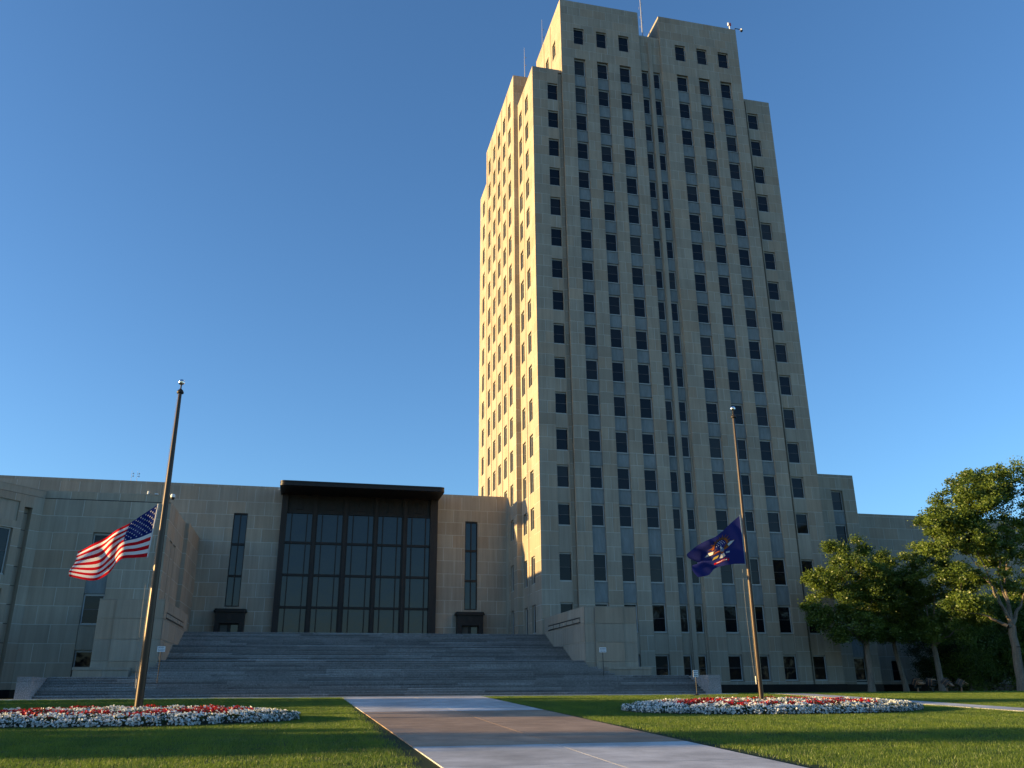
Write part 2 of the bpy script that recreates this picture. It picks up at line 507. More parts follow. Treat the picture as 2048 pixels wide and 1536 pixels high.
# ------------------------------------------------------------------ ground
def gz(y):
    if y < 16: return 0.0
    t = min(max((y - 16) / (55.2 - 16), 0), 1)
    return 1.30 * t
def ground_mesh():
    ys = [-300, -60, 0, 8, 14, 16] + list(np.arange(18, 55.2, 2.0)) + [55.2, 58, 66, 74, 90, 140, 300, 900]
    xs = [-900, -300, -120, -60, -40] + list(np.arange(-30, 72, 6)) + [80, 100, 140, 300, 900]
    V = np.array([(x, y, gz(y) - 0.02) for y in ys for x in xs]); nx = len(xs)
    Fq = np.array([(j * nx + i, j * nx + i + 1, (j + 1) * nx + i + 1, (j + 1) * nx + i) for j in range(len(ys) - 1) for i in range(nx - 1)])
    return np_mesh('ground', V, Fq, [LAWN])
tag(link('ground', ground_mesh()), kind='structure')

def sheet(name, poly_fn, y0, y1, m, lift, parent=None, step=2.0, th=0.0):
    """strip following the ground between y0,y1; poly_fn(y)->(xl,xr)"""
    n = max(1, int((y1 - y0) / step)); mb = MB()
    mb.tint = rng.uniform(0.93, 1.07); ys = np.linspace(y0, y1, n + 1)
    for a, b in zip(ys, ys[1:]):
        la, ra = poly_fn(a); lb, rb = poly_fn(b)
        za, zb = gz(a) + lift, gz(b) + lift
        mb.face([(la, a, za), (ra, a, za), (rb, b, zb), (lb, b, zb)], m)
        if th:
            mb.face([(la, a, za - th), (la, a, za), (lb, b, zb), (lb, b, zb - th)], m)
            mb.face([(ra, a, za), (ra, a, za - th), (rb, b, zb - th), (rb, b, zb)], m)
    if th:
        l, r = poly_fn(y0); z = gz(y0) + lift
        mb.face([(l, y0, z - th), (r, y0, z - th), (r, y0, z), (l, y0, z)], m)
        l, r = poly_fn(y1); z = gz(y1) + lift
        mb.face([(r, y1, z - th), (l, y1, z - th), (l, y1, z), (r, y1, z)], m)
    return mb.build(name, parent)
def path_edge(y):      # main walk, a little wider towards the steps
    t = (y - 18) / 37
    return (2.98 - 0.62 * t, 10.35 + 0.55 * t)
walk = sheet('path', path_edge, -8, 55.0, JOINTM, 0.000)
tag(walk, kind='structure')
yb = [-8, -3.5, 1, 5.5, 10, 14.6, 19.2, 23.7, 27.8, 31.9, 35.8, 39.6, 43.6, 47.6, 51.4, 55.0]
for a, b in zip(yb, yb[1:]):
    mm = TAN if 23.6 < a < 39.4 else CONC
    for sgn in (0, 1):
        def f(y, sgn=sgn):
            l, r = path_edge(y); c = (l + r) / 2
            return (l + 0.0, c - 0.016) if sgn == 0 else (c + 0.016, r)
        sheet('paving_slab', lambda y, f=f: f(y), a + 0.018, b - 0.018, mm, 0.014, walk, th=0.03)
# side walk on the right and apron before the steps
sw = sheet('path', lambda y: (31.0 + 0.0 * y, 33.1), 10, 66.0, JOINTM, 0.0); tag(sw, kind='structure')
ys_ = np.arange(10, 66.1, 2.0)
for a, b in zip(ys_, ys_[1:]):
    sheet('paving_slab', lambda y: (31.02, 33.08), a + 0.01, b - 0.01, CONC, 0.03, sw, th=0.04)
ap = sheet('pavement', lambda y: (-16.6, 28.2), 55.05, 56.6, CONC, 0.05, th=0.08); tag(ap, kind='structure')

# ------------------------------------------------------------------ tower
TH = 'tower'
Yp = 72.24
tower = thing('capitol_tower', 'tall pale limestone office tower with stepped top and dark windows beside the entrance hall', 'tower')
FT = Frame(0, Yp, 1, 0)             # u = world x
FTL = Frame(0, 72.51, 1, 0)         # recessed corner blocks
tops = [71.17, 66.95, 63.35, 59.78, 56.22, 52.65, 49.12, 45.58, 42.03, 38.52, 34.99, 31.46, 27.95, 24.41, 20.91, 17.37, 12.95, 8.66, 4.36]
hts = [2.0, 1.95] + [1.95] * 12 + [1.93, 1.83, 2.28, 2.24, 1.96]
sills = [t - h for t, h in zip(tops, hts)]
low = [2.25 + 1.266 * k for k in range(11)] + [16.27, 17.62]
upc = []
z = sills[14] - 0.1
while z < 76: upc.append(z); z += 1.177
TC = low + upc
Zb = 2.0
TM, TL = 75.0, 65.35
wall_mb = MB(); T_blk = []; bin_t = GlassBin()
cols = {0: (21.25, 22.34), 1: (24.34, 25.43), 2: (26.99, 28.08), 3: (29.62, 30.74), 4: (32.24, 32.95), 5: (33.62, 34.36), 6: (36.46, 37.62), 7: (39.14, 40.30), 8: (41.79, 42.97), 9: (44.88, 46.05)}
pad = 0.10
wjobs = []       # (F, uc, d, z0, z1, W)
def strip_ops(cs, r0, zbot):
    return [(cols[c][0] - pad, cols[c][1] + pad, zbot, tops[r0] + 0.16, 0.36) for c in cs]
def fill_strip(F, c, r0, span_d=-0.13, win_d=-0.30, m=None):
    a, b = cols[c]; uc = (a + b) / 2; W = b - a
    for r in range(r0, 19):
        wjobs.append((F, uc, win_d, sills[r], tops[r], W))
        if r < 18:
            zt = sills[r] - 0.12; zl = tops[r + 1] + 0.14
            if r == 17:     # fluted stone panel above the ground floor
                o = frame_obj(F, uc, -0.07, zl, spandrel_mesh(W + 2 * pad, zt - zl, LIME, 7), 'stone_panel', tower)
            else:
                o = frame_obj(F, uc, span_d, zl, spandrel_mesh(W + 2 * pad - 0.004, zt - zl, None, 3 if W > 1 else 2), 'spandrel_panel', tower)
# left mass front
LM = (22.80, 32.10); RM = (34.62, 44.40)
for (u0, u1), cs in ((LM, (1, 2, 3)), (RM, (6, 7, 8))):
    ops = strip_ops(cs, 1, Zb + 0.25) + [(cols[c][0] - 0.05, cols[c][1] + 0.05, sills[0] - 0.1, tops[0] + 0.1, 0.3) for c in cs]
    wall_panel(FT, wall_mb, u0, u1, Zb, TM, ops)
    ztop = tops[1] + 0.16
    ed = [u0] + sum([[cols[c][0] - pad, cols[c][1] + pad] for c in cs], []) + [u1]
    for i in range(0, len(ed), 2):
        T_blk += blocks(FT, ed[i], ed[i + 1], Zb, ztop, TC, 1.45)
    for c in cs:
        T_blk += blocks(FT, cols[c][0] - pad, cols[c][1] + pad, Zb, Zb + 0.25, [], 3)
    T_blk += blocks(FT, u0, u1, ztop, TM, TC, 1.5, [o[:4] for o in ops[len(cs):]])
    for c in cs:
        fill_strip(FT, c, 1)
        wjobs.append((FT, sum(cols[c]) / 2, -0.22, sills[0], tops[0], cols[c][1] - cols[c][0]))
# middle recess with narrow windows
FM = Frame(0, Yp + 0.25, 1, 0)
ops = [(cols[c][0] - 0.08, cols[c][1] + 0.08, Zb + 0.25, tops[1] + 0.16, 0.36) for c in (4, 5)]
wall_panel(FM, wall_mb, LM[1], RM[0], Zb, 72.0, ops)
T_blk += blocks(FM, cols[4][1] + 0.08, cols[5][0] - 0.08, Zb, tops[1] + 0.16, [c for c in TC[::2]], 3)
T_blk += blocks(FM, cols[5][1] + 0.08, RM[0], Zb, tops[1] + 0.16, [c for c in TC[::2]], 3)
T_blk += blocks(FM, LM[1], RM[0], tops[1] + 0.16, 72.0, TC, 1.2)
for c in (4, 5): fill_strip(FM, c, 1, -0.08, -0.24)
mid = MB()
FT.box(mid, 33.11, 33.53, Zb, 71.2, -0.25, -0.05, LIME)
mid.build('pilaster', tower)
# returns of the recess
wall_mb.face([(LM[1], Yp, Zb), (LM[1], Yp + 0.3, Zb), (LM[1], Yp + 0.3, 72), (LM[1], Yp, 72)], LIME)
wall_mb.face([(RM[0], Yp + 0.3, Zb), (RM[0], Yp, Zb), (RM[0], Yp, 72), (RM[0], Yp + 0.3, 72)], LIME)
# upper notch
wall_mb.face([(LM[1], Yp, 72), (LM[1], 76.1, 72), (LM[1], 76.1, TM), (LM[1], Yp, TM)], LIME)
wall_mb.face([(LM[1], 72.5, 72), (RM[0], 72.5, 72), (RM[0], 76.1, 72), (LM[1], 76.1, 72)], ROOFM)
wall_mb.face([(RM[0], 76.1, 72), (RM[0], Yp, 72), (RM[0], Yp, TM), (RM[0], 76.1, TM)], LIME)
wall_mb.face([(LM[1], 76.1, 72), (RM[0], 76.1, 72), (RM[0], 76.1, TM), (LM[1], 76.1, TM)], LIME)
# corner blocks (recessed) + groove
for (b0, b1, g0, g1, c) in ((19.53, 22.30, 22.30, LM[0], 0), (44.72, 47.72, RM[1], 44.72, 9)):
    a, b = cols[c]; a0, b0_ = a - 0.06, b + 0.06
    ops = [(a0, b0_, sills[r] - 0.11, tops[r] + 0.12, 0.26) for r in range(2, 19)]
    wall_panel(FTL, wall_mb, b0, b1, Zb, TL, ops)
    for (l, r, off) in ((b0, a0, 0), (b0_, b1, 0.2)):
        T_blk += blocks(FTL, l, r, Zb, TL, TC, 1.45, off=off)
    T_blk += blocks(FTL, a0, b0_, Zb, TL, [s - 0.11 for s in sills[2:]], 3, ops, d=-0.005)
    for r in range(2, 19): wjobs.append((FTL, (a + b) / 2, -0.21, sills[r], tops[r], b - a))
    FG = Frame(0, 72.51 + 0.12, 1, 0)
    wall_panel(FG, wall_mb, g0, g1, Zb, TL - 0.35, [])
    T_blk += blocks(FG, g0, g1, Zb, TL - 0.35, TC, 3)
    FTL.box(wall_mb, g0, g1, TL - 0.35, TL, -0.3, -0.01, LIME)
    for x in (g0, g1):
        yf_ = Yp if x in (LM[0], RM[1]) else 72.515
        wall_mb.face([(x, yf_, Zb), (x, 72.9, Zb), (x, 72.9, TL), (x, yf_, TL)], LIME)
# west faces
FWf = Frame(19.53, 0, 0, -1)       # u = -y
FWb = Frame(19.03, 0, 0, -1)
def west(F, y0, y1, zt, winys, r0, w0=1.7, piers=True):
    ops = []
    for (a, b) in winys:
        for r in range(r0, 19):
            ops.append((-b, -a, sills[r] - 0.1, tops[r] + 0.1, 0.30))
            wjobs.append((F, -(a + b) / 2, -0.22, sills[r], tops[r], (b - a) - 0.12))
    wall_panel(F, wall_mb, -y1, -y0, Zb, zt, ops)
    ed = [y0] + sum([list(p) for p in sorted(winys)], []) + [y1]
    out = []
    for i in range(0, len(ed), 2):
        out += blocks(F, -ed[i + 1], -ed[i], Zb, zt, TC, w0)
    for (a, b) in winys:
        out += blocks(F, -b, -a, Zb, zt, [s - 0.1 for s in sills[r0:]], 3, ops, d=-0.005)
    return out
T_blk += west(FWf, 72.51, 79.35, TL, [(74.66, 75.96), (77.48, 78.76)], 2)
T_blk += west(FWb, 79.35, 95.05, 69.6, [(80.8, 82.1), (83.6, 84.95), (86.45, 87.85), (89.3, 90.65), (92.25, 93.65)], 1)
T_blk += west(Frame(19.2, 0, 0, -1), 95.05, 99.95, TL, [(96.8, 98.1)], 2)
# shallow vertical ribs on the west face either side of the windows
ribs = MB()
for y in (76.8,):
    FWf.box(ribs, -y - 0.12, -y + 0.12, Zb, TL - 0.3, -0.02, 0.05, LIME)
for y in (82.85, 85.7, 88.6, 91.45, 94.5):
    FWb.box(ribs, -y - 0.12, -y + 0.12, Zb, 69.3, -0.02, 0.05, LIME)
ribs.build('pilaster', tower)
# south face of the step between the two west masses
FS = Frame(0, 79.35, 1, 0)
wall_panel(FS, wall_mb, 19.03, 19.53, Zb, TL, []); T_blk += blocks(FS, 19.03, 19.53, Zb, TL, TC, 3)
wall_panel(FS, wall_mb, 19.03, 26.0, TL, 69.6, []); T_blk += blocks(FS, 19.03, 26.0, TL, 69.6, TC, 1.7)
# upper west face of the tall mass
FU = Frame(LM[0], 0, 0, -1)
winu = [(74.45, 75.65), (77.3, 78.5)]
ops = [(-b, -a, sills[0] - 0.05, tops[0] + 0.1, 0.3) for a, b in winu]
wall_panel(FU, wall_mb, -82.7, -Yp, TL, TM, ops); T_blk += blocks(FU, -82.7, -Yp, TL, TM, TC, 1.7, [o[:4] for o in ops])
for a, b in winu: wjobs.append((FU, -(a + b) / 2, -0.22, sills[0], tops[0], b - a - 0.12))
rb = MB()
for y in (76.3, 79.2): FU.box(rb, -y - 0.14, -y + 0.14, TL, TM - 0.4, -0.02, 0.05, LIME)
rb.build('pilaster', tower)
# plain sides, backs and roofs
def quad(mb, pts, m): mb.face(pts, m)
def shell(x0, x1, y0, y1, zt, west_=False, south=False):
    z0 = Zb - 0.7
    wall_mb.face([(x1, y0, z0), (x1, y1, z0), (x1, y1, zt), (x1, y0, zt)], LIME)
    wall_mb.face([(x1, y1, z0), (x0, y1, z0), (x0, y1, zt), (x1, y1, zt)], LIME)
    if west_: wall_mb.face([(x0, y1, z0), (x0, y0, z0), (x0, y0, zt), (x0, y1, zt)], LIME)
    wall_mb.face([(x0 + .3, y0 + .3, zt - 0.4), (x1 - .3, y0 + .3, zt - 0.4), (x1 - .3, y1 - .3, zt - 0.4), (x0 + .3, y1 - .3, zt - 0.4)], ROOFM)
    for (a, b, c, d) in ((x0, x1, y0, y0 + .3), (x0, x1, y1 - .3, y1), (x0, x0 + .3, y0 + .3, y1 - .3), (x1 - .3, x1, y0 + .3, y1 - .3)):
        wall_mb.face([(a, c, zt), (b, c, zt), (b, d, zt), (a, d, zt)], LIME)
    # inner parapet faces
    q = .3; zb = zt - .4
    wall_mb.face([(x0 + q, y0 + q, zb), (x0 + q, y0 + q, zt), (x1 - q, y0 + q, zt), (x1 - q, y0 + q, zb)], LIME)
    wall_mb.face([(x0 + q, y0 + q, zb), (x0 + q, y1 - q, zb), (x0 + q, y1 - q, zt), (x0 + q, y0 + q, zt)], LIME)
    wall_mb.face([(x1 - q, y1 - q, zb), (x1 - q, y0 + q, zb), (x1 - q, y0 + q, zt), (x1 - q, y1 - q, zt)], LIME)
    wall_mb.face([(x0 + q, y1 - q, zb), (x1 - q, y1 - q, zb), (x1 - q, y1 - q, zt), (x0 + q, y1 - q, zt)], LIME)
shell(19.53, LM[0], 72.51, 79.35, TL)
shell(19.03, 26.0, 79.352, 95.05, 69.6)
shell(19.2, 26.0, 95.052, 99.95, TL)
shell(LM[0], LM[1], Yp, 82.7, TM)
shell(RM[0], RM[1], Yp, 82.7, TM)
wall_mb.box((LM[1], 76.1, 71), (RM[0], 82.7, TM), LIME, skip='-y')
shell(RM[1], 47.72, 72.51, 79.35, TL)
wall_mb.box((26.0, 82.7, 2), (46.5, 95.0, 69.6), LIME)
wall_mb.box((25.9, 79.4, 60), (46.5, 82.69, 69.58), LIME)
twall = wall_mb.build('wall', tower)
emit_blocks(T_blk, twall)
bs = MB()
bs.box((19.50, 72.20, 1.0), (47.75, 72.62, Zb), BLACKG)
bs.build('base_course', tower)
wjobs.sort(key=lambda j: (j[0].n[1] > -0.5, j[3]))
cnt = 0
# keep about 300 single window frames: all on the front, then the west ones that show largest
for i, j in enumerate(wjobs):
    F, uc, d, z0, z1, W = j
    cnt += 1
    if cnt <= 298:
        window(F, uc, d, z0, z1, W, tower, bin_t, single=(F.n[1] < -0.5))
    else:
        if cnt == 299: restmb = MB()
        H = z1 - z0; f = 0.07
        F.box(restmb, uc - W / 2 - f, uc - W / 2, z0, z1 + f, d - 0.04, d + 0.03, FRAME)
        F.box(restmb, uc + W / 2, uc + W / 2 + f, z0, z1 + f, d - 0.04, d + 0.03, FRAME)
        F.box(restmb, uc - W / 2, uc + W / 2, z1, z1 + f, d - 0.04, d + 0.03, FRAME)
        F.box(restmb, uc - W / 2, uc + W / 2, z0 + H / 2 - .02, z0 + H / 2 + .02, d - 0.02, d + 0.02, RAIL)
        F.box(restmb, uc - W / 2 - f, uc + W / 2 + f, z0 - 0.1, z0, d - 0.04, d + 0.12, SILL)
        F.rect(bin_t.mb, uc - W / 2, uc + W / 2, z0, z1, d - 0.006, GLASS)
if cnt > 298: tag(restmb.build('window_frames', tower), kind='stuff')
tag(bin_t.mb.build('window_glass', tower), kind='stuff')

# ------------------------------------------------------------------ entrance hall
YH = 83.0
hall = thing('entrance_hall', 'long low limestone hall with a five-bay dark glass front under a flat bronze canopy', 'building')
FH = Frame(0, YH, 1, 0)
hc = [6.06 + 1.252 * k for k in range(1, 12)]     # 7.3 ... 19.8
hmb = MB(); H_blk = []
ops = [(-7.38, -6.12, 8.95, 17.5, 0.28), (14.62, 15.86, 8.95, 17.5, 0.28), (-2.95, 11.72, 6.06, 19.75, 0.4),
       (-7.95, -5.5, 6.06, 8.3, 0.5), (13.85, 16.3, 6.06, 8.3, 0.5)]
wall_panel(FH, hmb, -34.0, 18.75, 5.9, 20.13, ops)
H_blk += blocks(FH, -34.0, -2.95, 5.9, 19.86, hc, 1.72, ops[:2] + ops[3:4])
H_blk += blocks(FH, 11.72, 18.75, 5.9, 19.86, hc, 1.72, ops[1:2] + ops[4:5])
H_blk += blocks(FH, -34.0, -3.6, 19.86, 20.13, [], 2.2, d=0.006)
H_blk += blocks(FH, 12.1, 18.75, 19.86, 20.13, [], 2.2, d=0.006)
# rounded return into the tower
nseg = 5
prev = (18.75, YH)
for i in range(1, nseg + 1):
    a = pi / 2 * i / nseg
    cur = (18.75 + 0.28 * sin(a), YH - 0.28 * (1 - cos(a)))
    hmb.face([(prev[0], prev[1], 5.9), (cur[0], cur[1], 5.9), (cur[0], cur[1], 20.13), (prev[0], prev[1], 20.13)], LIME)
    prev = cur
hmb.box((-34.0, YH + 0.02, 19.6), (19.0, 112, 20.13), LIME, skip='-y')
hmb.box((-34.0, YH + 0.5, 1), (-3.2, 111, 19.5), DARK)
hmb.box((12.0, YH + 0.5, 1), (18.9, 111, 19.5), DARK)
hwall = hmb.build('wall', hall)
emit_blocks(H_blk, hwall)
bin_h = GlassBin()
# slot windows: three tiers of two panes
for (a, b) in ((-7.38, -6.12), (14.62, 15.86)):
    uc = (a + b) / 2; W = b - a
    mb = MB()
    zs = [8.95, 11.70, 14.60, 17.5]
    FH.box(mb, a, a + 0.07, 8.95, 17.5, -0.28, -0.06, BRONZE); FH.box(mb, b - 0.07, b, 8.95, 17.5, -0.28, -0.06, BRONZE)
    FH.box(mb, a + .07, b - .07, 17.36, 17.5, -0.28, -0.06, BRONZE); FH.box(mb, a + .07, b - .07, 8.95, 9.05, -0.28, -0.06, BRONZE)
    for z in zs[1:3]: FH.box(mb, a + .07, b - .07, z - .1, z + .1, -0.28, -0.08, BRONZE)
    FH.box(mb, uc - 0.045, uc + 0.045, 9.05, 17.36, -0.28, -0.10, BRONZE)
    wo_ = mb.build('window', hall)
    for k in range(3):
        for (l, r) in ((a + .07, uc - .045), (uc + .045, b - .07)):
            pm = MB(); FH.rect(pm, l, r, zs[k] + .1, zs[k + 1] - .1, -0.2, GLASSH); pm.build('pane', wo_)
# great window: five bays
gx = [(-2.54, -0.21), (0.30, 2.64), (3.19, 5.57), (6.05, 8.33), (8.87, 11.08)]
FGW = Frame(0, 82.6, 1, 0)
zt = [6.06, 8.95, 11.87, 14.85, 17.68]
for i in range(6):
    l = gx[i - 1][1] if i else -3.10
    r = gx[i][0] if i < 5 else 11.80
    mb = MB(); c = (l + r) / 2; wd = (r - l)
    if i in (0, 5): FGW.box(mb, l, r, 6.06, 19.74, -0.45, 0.12, BRONZE2)
    else:
        FGW.box(mb, l, r, 6.06, 19.74, -0.3, -0.02, BRONZE2)
        FGW.box(mb, c - wd * 0.26, c + wd * 0.26, 6.06, 19.74, -0.02, 0.10, BRONZE2)
    mb.build('mullion', hall)
for i, (l, r) in enumerate(gx):
    mb = MB()
    for z in zt[1:4]: FGW.box(mb, l, r, z - 0.11, z + 0.11, -0.3, -0.06, BRONZE)
    FGW.box(mb, l, r, 17.62, 17.78, -0.3, -0.05, BRONZE)
    n1, n2 = l + (r - l) * 0.195, r - (r - l) * 0.195
    for k in range(4):
        za = zt[k] + (0.11 if k else 0); zb_ = zt[k + 1] - (0.11 if k < 3 else 0.06)
        for x in (n1, n2): FGW.box(mb, x - 0.045, x + 0.045, za, zb_, -0.3, -0.08, BRONZE)
    wf = mb.build('window', hall)
    for k in range(4):
        za = zt[k] + (0.11 if k else 0); zb_ = zt[k + 1] - (0.11 if k < 3 else 0.06)
        for (a, b) in ((l, n1 - .045), (n1 + .045, n2 - .045), (n2 + .045, r)):
            pm = MB(); e = rng.uniform(-0.004, 0.004)
            pm.face([FGW.p(a, -0.2 + e, za), FGW.p(b, -0.2 - e, za), FGW.p(b, -0.2 - e, zb_), FGW.p(a, -0.2 + e, zb_)], GLASSH); pm.build('pane', wf)
    # top panel with ribs and a standing figure in low relief
    mb = MB()
    FGW.box(mb, l, r, 17.78, 19.74, -0.3, -0.14, BRONZE2)
    for k in range(9):
        x = l + (r - l) * (k + 0.5) / 9
        if 3 <= k <= 5: continue
        FGW.box(mb, x - 0.04, x + 0.04, 17.86, 19.55, -0.14, -0.11, BRONZE2)
    FGW.box(mb, l, r, 19.50, 19.74, -0.14, -0.05, BRONZE)
    pn = mb.build('relief_panel', hall)
    fg = MB(); c = (l + r) / 2
    FGW.box(fg, c - .36, c + .30, 18.0, 18.12, -0.14, -0.04, BRONZE)
    random.seed(40 + i)
    s1 = random.uniform(-.1, .1)
    for (dx, w_, z0, z1_, q) in ((-.10, .10, 18.12, 18.62, .06), (.10, .10, 18.12, 18.60, .07), (0, .17, 18.58, 19.02, .08), (s1, .09, 19.04, 19.24, .08), (-.25 - s1, .06, 18.7, 19.1, .05), (.24, .05, 18.5 + s1, 19.2, .05)):
        FGW.box(fg, c + dx - w_, c + dx + w_, z0, z1_, -0.14, -0.14 + q, BRONZE)
    fg.build('figure', pn)
gb = MB(); gb.box((-3.0, 82.95, 6.06), (11.75, 84.5, 19.75), DARK); gb.build('interior', hall)
# canopy with rounded front corners
cn = MB()
def rr(x0, x1, y0, y1, r, n=6):
    p = []
    for (cx, cy, a0) in ((x0 + r, y0 + r, pi), (x1 - r, y0 + r, 1.5 * pi)):
        for i in range(n + 1):
            a = a0 + pi / 2 * i / n
            p.append((cx + r * cos(a), cy + r * sin(a)))
    return p + [(x1, y1), (x0, y1)]
cn.prism(rr(-3.28, 11.87, 78.6, 83.0, 0.45), 19.40, 19.60, BRONZE, bot=True)
cn.prism(rr(-3.25, 11.84, 78.63, 83.0, 0.45), 19.603, 19.71, BRONZE, bot=True)
cn.prism(rr(-3.28, 11.87, 78.6, 84.5, 0.45), 19.713, 19.84, BRONZE, bot=True)
cn.box((-3.2, 82.96, 19.4), (11.8, 84.5, 20.1), BRONZE)
cn.build('canopy', hall)
# doorways
for (a, b, la) in ((-8.02, -5.49, 1), (13.83, 16.31, 0)):
    c = (a + b) / 2
    FD = Frame(0, 82.1, 1, 0)
    mb = MB()
    FD.box(mb, a, a + 0.42, 6.06, 8.42, -1.0, 0, BRONZE); FD.box(mb, b - 0.42, b, 6.06, 8.42, -1.0, 0, BRONZE)
    FD.box(mb, a + .42, b - .42, 7.45, 8.42, -1.0, -0.02, BRONZE)
    d_ = mb.build('doorway', hall)
    mb = MB(); mb.prism([(x, y) for x, y in rr(a - 0.16, b + 0.16, 81.94, 83.0, 0.2)], 8.42, 8.56, BRONZE, bot=True)
    mb.prism([(x, y) for x, y in rr(a - 0.10, b + 0.10, 82.0, 83.0, 0.2)], 8.563, 8.70, BRONZE, bot=True); mb.build('door_hood', d_)
    mb = MB()
    n = 20; ring = [(c + .26 * cos(2 * pi * i / n), 7.98 + .26 * sin(2 * pi * i / n)) for i in range(n)]
    for i in range(n):
        p, q = ring[i], ring[(i + 1) % n]
        mb.face([FD.p(p[0], -0.02, p[1]), FD.p(q[0], -0.02, q[1]), FD.p(q[0], 0.05, q[1]), FD.p(p[0], 0.05, p[1])], BRONZE2)
    mb.face([FD.p(x, 0.05, z) for x, z in ring], BRONZE2); mb.build('medallion', d_)
    FDg = Frame(0, 82.5, 1, 0)
    for (l, r) in ((a + .42, c - .06), (c + .06, b - .42)):
        mb = MB()
        FDg.box(mb, l, l + .09, 6.06, 7.45, -0.06, 0, BRONZE); FDg.box(mb, r - .09, r, 6.06, 7.45, -0.06, 0, BRONZE)
        FDg.box(mb, l + .09, r - .09, 7.33, 7.45, -0.06, 0, BRONZE); FDg.box(mb, l + .09, r - .09, 6.06, 6.2, -0.06, 0, BRONZE)
        dd = mb.build('door', d_)
        mb = MB(); FDg.rect(mb, l + .09, r - .09, 6.2, 7.33, -0.03, CURT if l < c else GLASSH); mb.build('pane', dd)
    mb = MB(); FDg.box(mb, c - .06, c + .06, 6.06, 7.45, -0.1, 0.02, BRONZE); mb.build('mullion', d_)

# ------------------------------------------------------------------ west (left) wing
wing = thing('legislative_wing', 'lower limestone wing at the left, flat front and angled bay at the picture edge', 'building')
YW = 66.8
FW = Frame(0, YW, 1, 0)
wc = [2.35, 3.62, 4.89, 6.15, 7.41, 8.68, 9.98, 11.28, 12.53, 13.72]
wmb = MB(); W_blk = []
wa, wb = -15.52, -14.12
ops = [(wa, wb, 2.1, 12.62, 0.36)]
wall_panel(FW, wmb, -19.1, -10.5, 1.9, 14.93, ops)
W_blk += blocks(FW, -19.1, wa, 1.9, 14.93, wc, 1.75); W_blk += blocks(FW, wb, -10.5, 1.9, 14.93, wc, 1.75)
W_blk += blocks(FW, wa, wb, 12.62, 14.93, wc, 3)
FW2 = Frame(0, YW + 0.09, 1, 0)
wall_panel(FW2, wmb, -19.1, -10.6, 14.99, 15.52, []); W_blk += blocks(FW2, -19.1, -10.6, 14.99, 15.52, [], 1.8)
wmb.box((-19.1, YW + 0.03, 14.93), (-10.5, YW + 0.12, 14.99), DARK, skip='+y')  # near-black strip paints the shadow line in the groove under the parapet
FW2.box(wmb, -19.1, -10.6, 15.52, 15.56, -0.4, -0.0, LIME)
bin_w = GlassBin()
Ww = wb - wa - 0.2
for (z0, z1) in ((10.6, 12.45), (6.27, 8.15), (2.4, 4.33)):
    window(FW, (wa + wb) / 2, -0.28, z0, z1, Ww, wing, bin_w)
frame_obj(FW, (wa + wb) / 2, -0.13, 8.30, spandrel_mesh(wb - wa - 0.01, 10.48 - 8.30), 'spandrel_panel', wing)
frame_obj(FW, (wa + wb) / 2, -0.07, 4.47, spandrel_mesh(wb - wa - 0.01, 6.15 - 4.47, LIME, 7), 'stone_panel', wing)
# east face of the wing
FE = Frame(-10.5, 0, 0, 1)       # u = y, normal +x
eops = [(68.55, 69.45, 3.0, 12.35, 0.35), (70.55, 71.45, 3.0, 12.35, 0.35)]
wall_panel(FE, wmb, YW, 75.4, 1.9, 15.05, eops); W_blk += blocks(FE, YW, 75.4, 1.9, 15.05, wc, 1.75, [o[:4] for o in eops])
for o in eops:
    window(FE, (o[0] + o[1]) / 2, -0.24, 8.9, 12.2, 0.72, wing, bin_w); window(FE, (o[0] + o[1]) / 2, -0.24, 5.2, 8.7, 0.72, wing, bin_w)
    lb = MB(); FE.box(lb, o[0] - .12, o[1] + .12, 12.42, 12.50, -0.02, 0.07, LIME); lb.build('lintel', wing)
FE2 = Frame(-10.18, 0, 0, 1)
wall_panel(FE2, wmb, 75.4, 83.0, 1.9, 15.05, []); W_blk += blocks(FE2, 75.4, 83.0, 1.9, 15.05, wc, 1.75)
FS2 = Frame(0, 75.4, 1, 0)
wall_panel(FS2, wmb, -10.5, -10.18, 1.9, 15.05, []); W_blk += blocks(FS2, -10.5, -10.18, 1.9, 15.05, wc, 3)
wmb.box((-19.1, YW + 0.4, 1.2), (-10.52, 82.9, 15.04), LIME, skip='-y -z')
wmb.box((-10.52, 75.45, 14.6), (-10.2, 82.9, 15.04), LIME, skip='-z')
# angled bay
ang = atan2(3.4, 2.8)
FA = Frame(-19.1 - 8.8 * cos(ang), YW - 8.8 * sin(ang), cos(ang), sin(ang))    # u 0..8.8, corner at u = 8.8
aops = [(7.4, 8.0, 1.9, 14.1, 0.45), (4.95, 7.0, 13.0, 14.4, 0.12), (5.15, 6.85, 9.3, 12.5, 0.3), (5.15, 6.85, 5.6, 8.4, 0.3), (5.15, 6.85, 2.4, 4.33, 0.3)]
wall_panel(FA, wmb, 0, 8.8, 1.9, 14.93, aops)
for (a, b) in ((0, 4.0), (4.0, 7.4), (8.0, 8.8)):
    W_blk += blocks(FA, a, b, 1.9, 14.93, wc, 1.6, [o[:4] for o in aops])
W_blk += blocks(FA, 7.4, 8.0, 14.1, 14.93, [], 2)
W_blk += blocks(FA, 7.4, 8.0, 1.9, 14.1, wc, 2, d=-0.43)
W_blk += blocks(FA, 4.95, 7.0, 13.0, 14.4, [], 3, d=-0.10)
FA.box(wmb, -0.05, 8.85, 14.96, 15.5, -0.5, -0.02, LIME)
FA.box(wmb, 0, 8.8, 14.93, 14.96, -0.5, -0.08, DARK)  # same groove on the bay, its shade painted near-black
for o in aops[2:]:
    window(FA, (o[0] + o[1]) / 2, -0.22, o[2] + .1, o[3] - .1, 1.45, wing, bin_w)
p0 = FA.p(0, 0, 0)
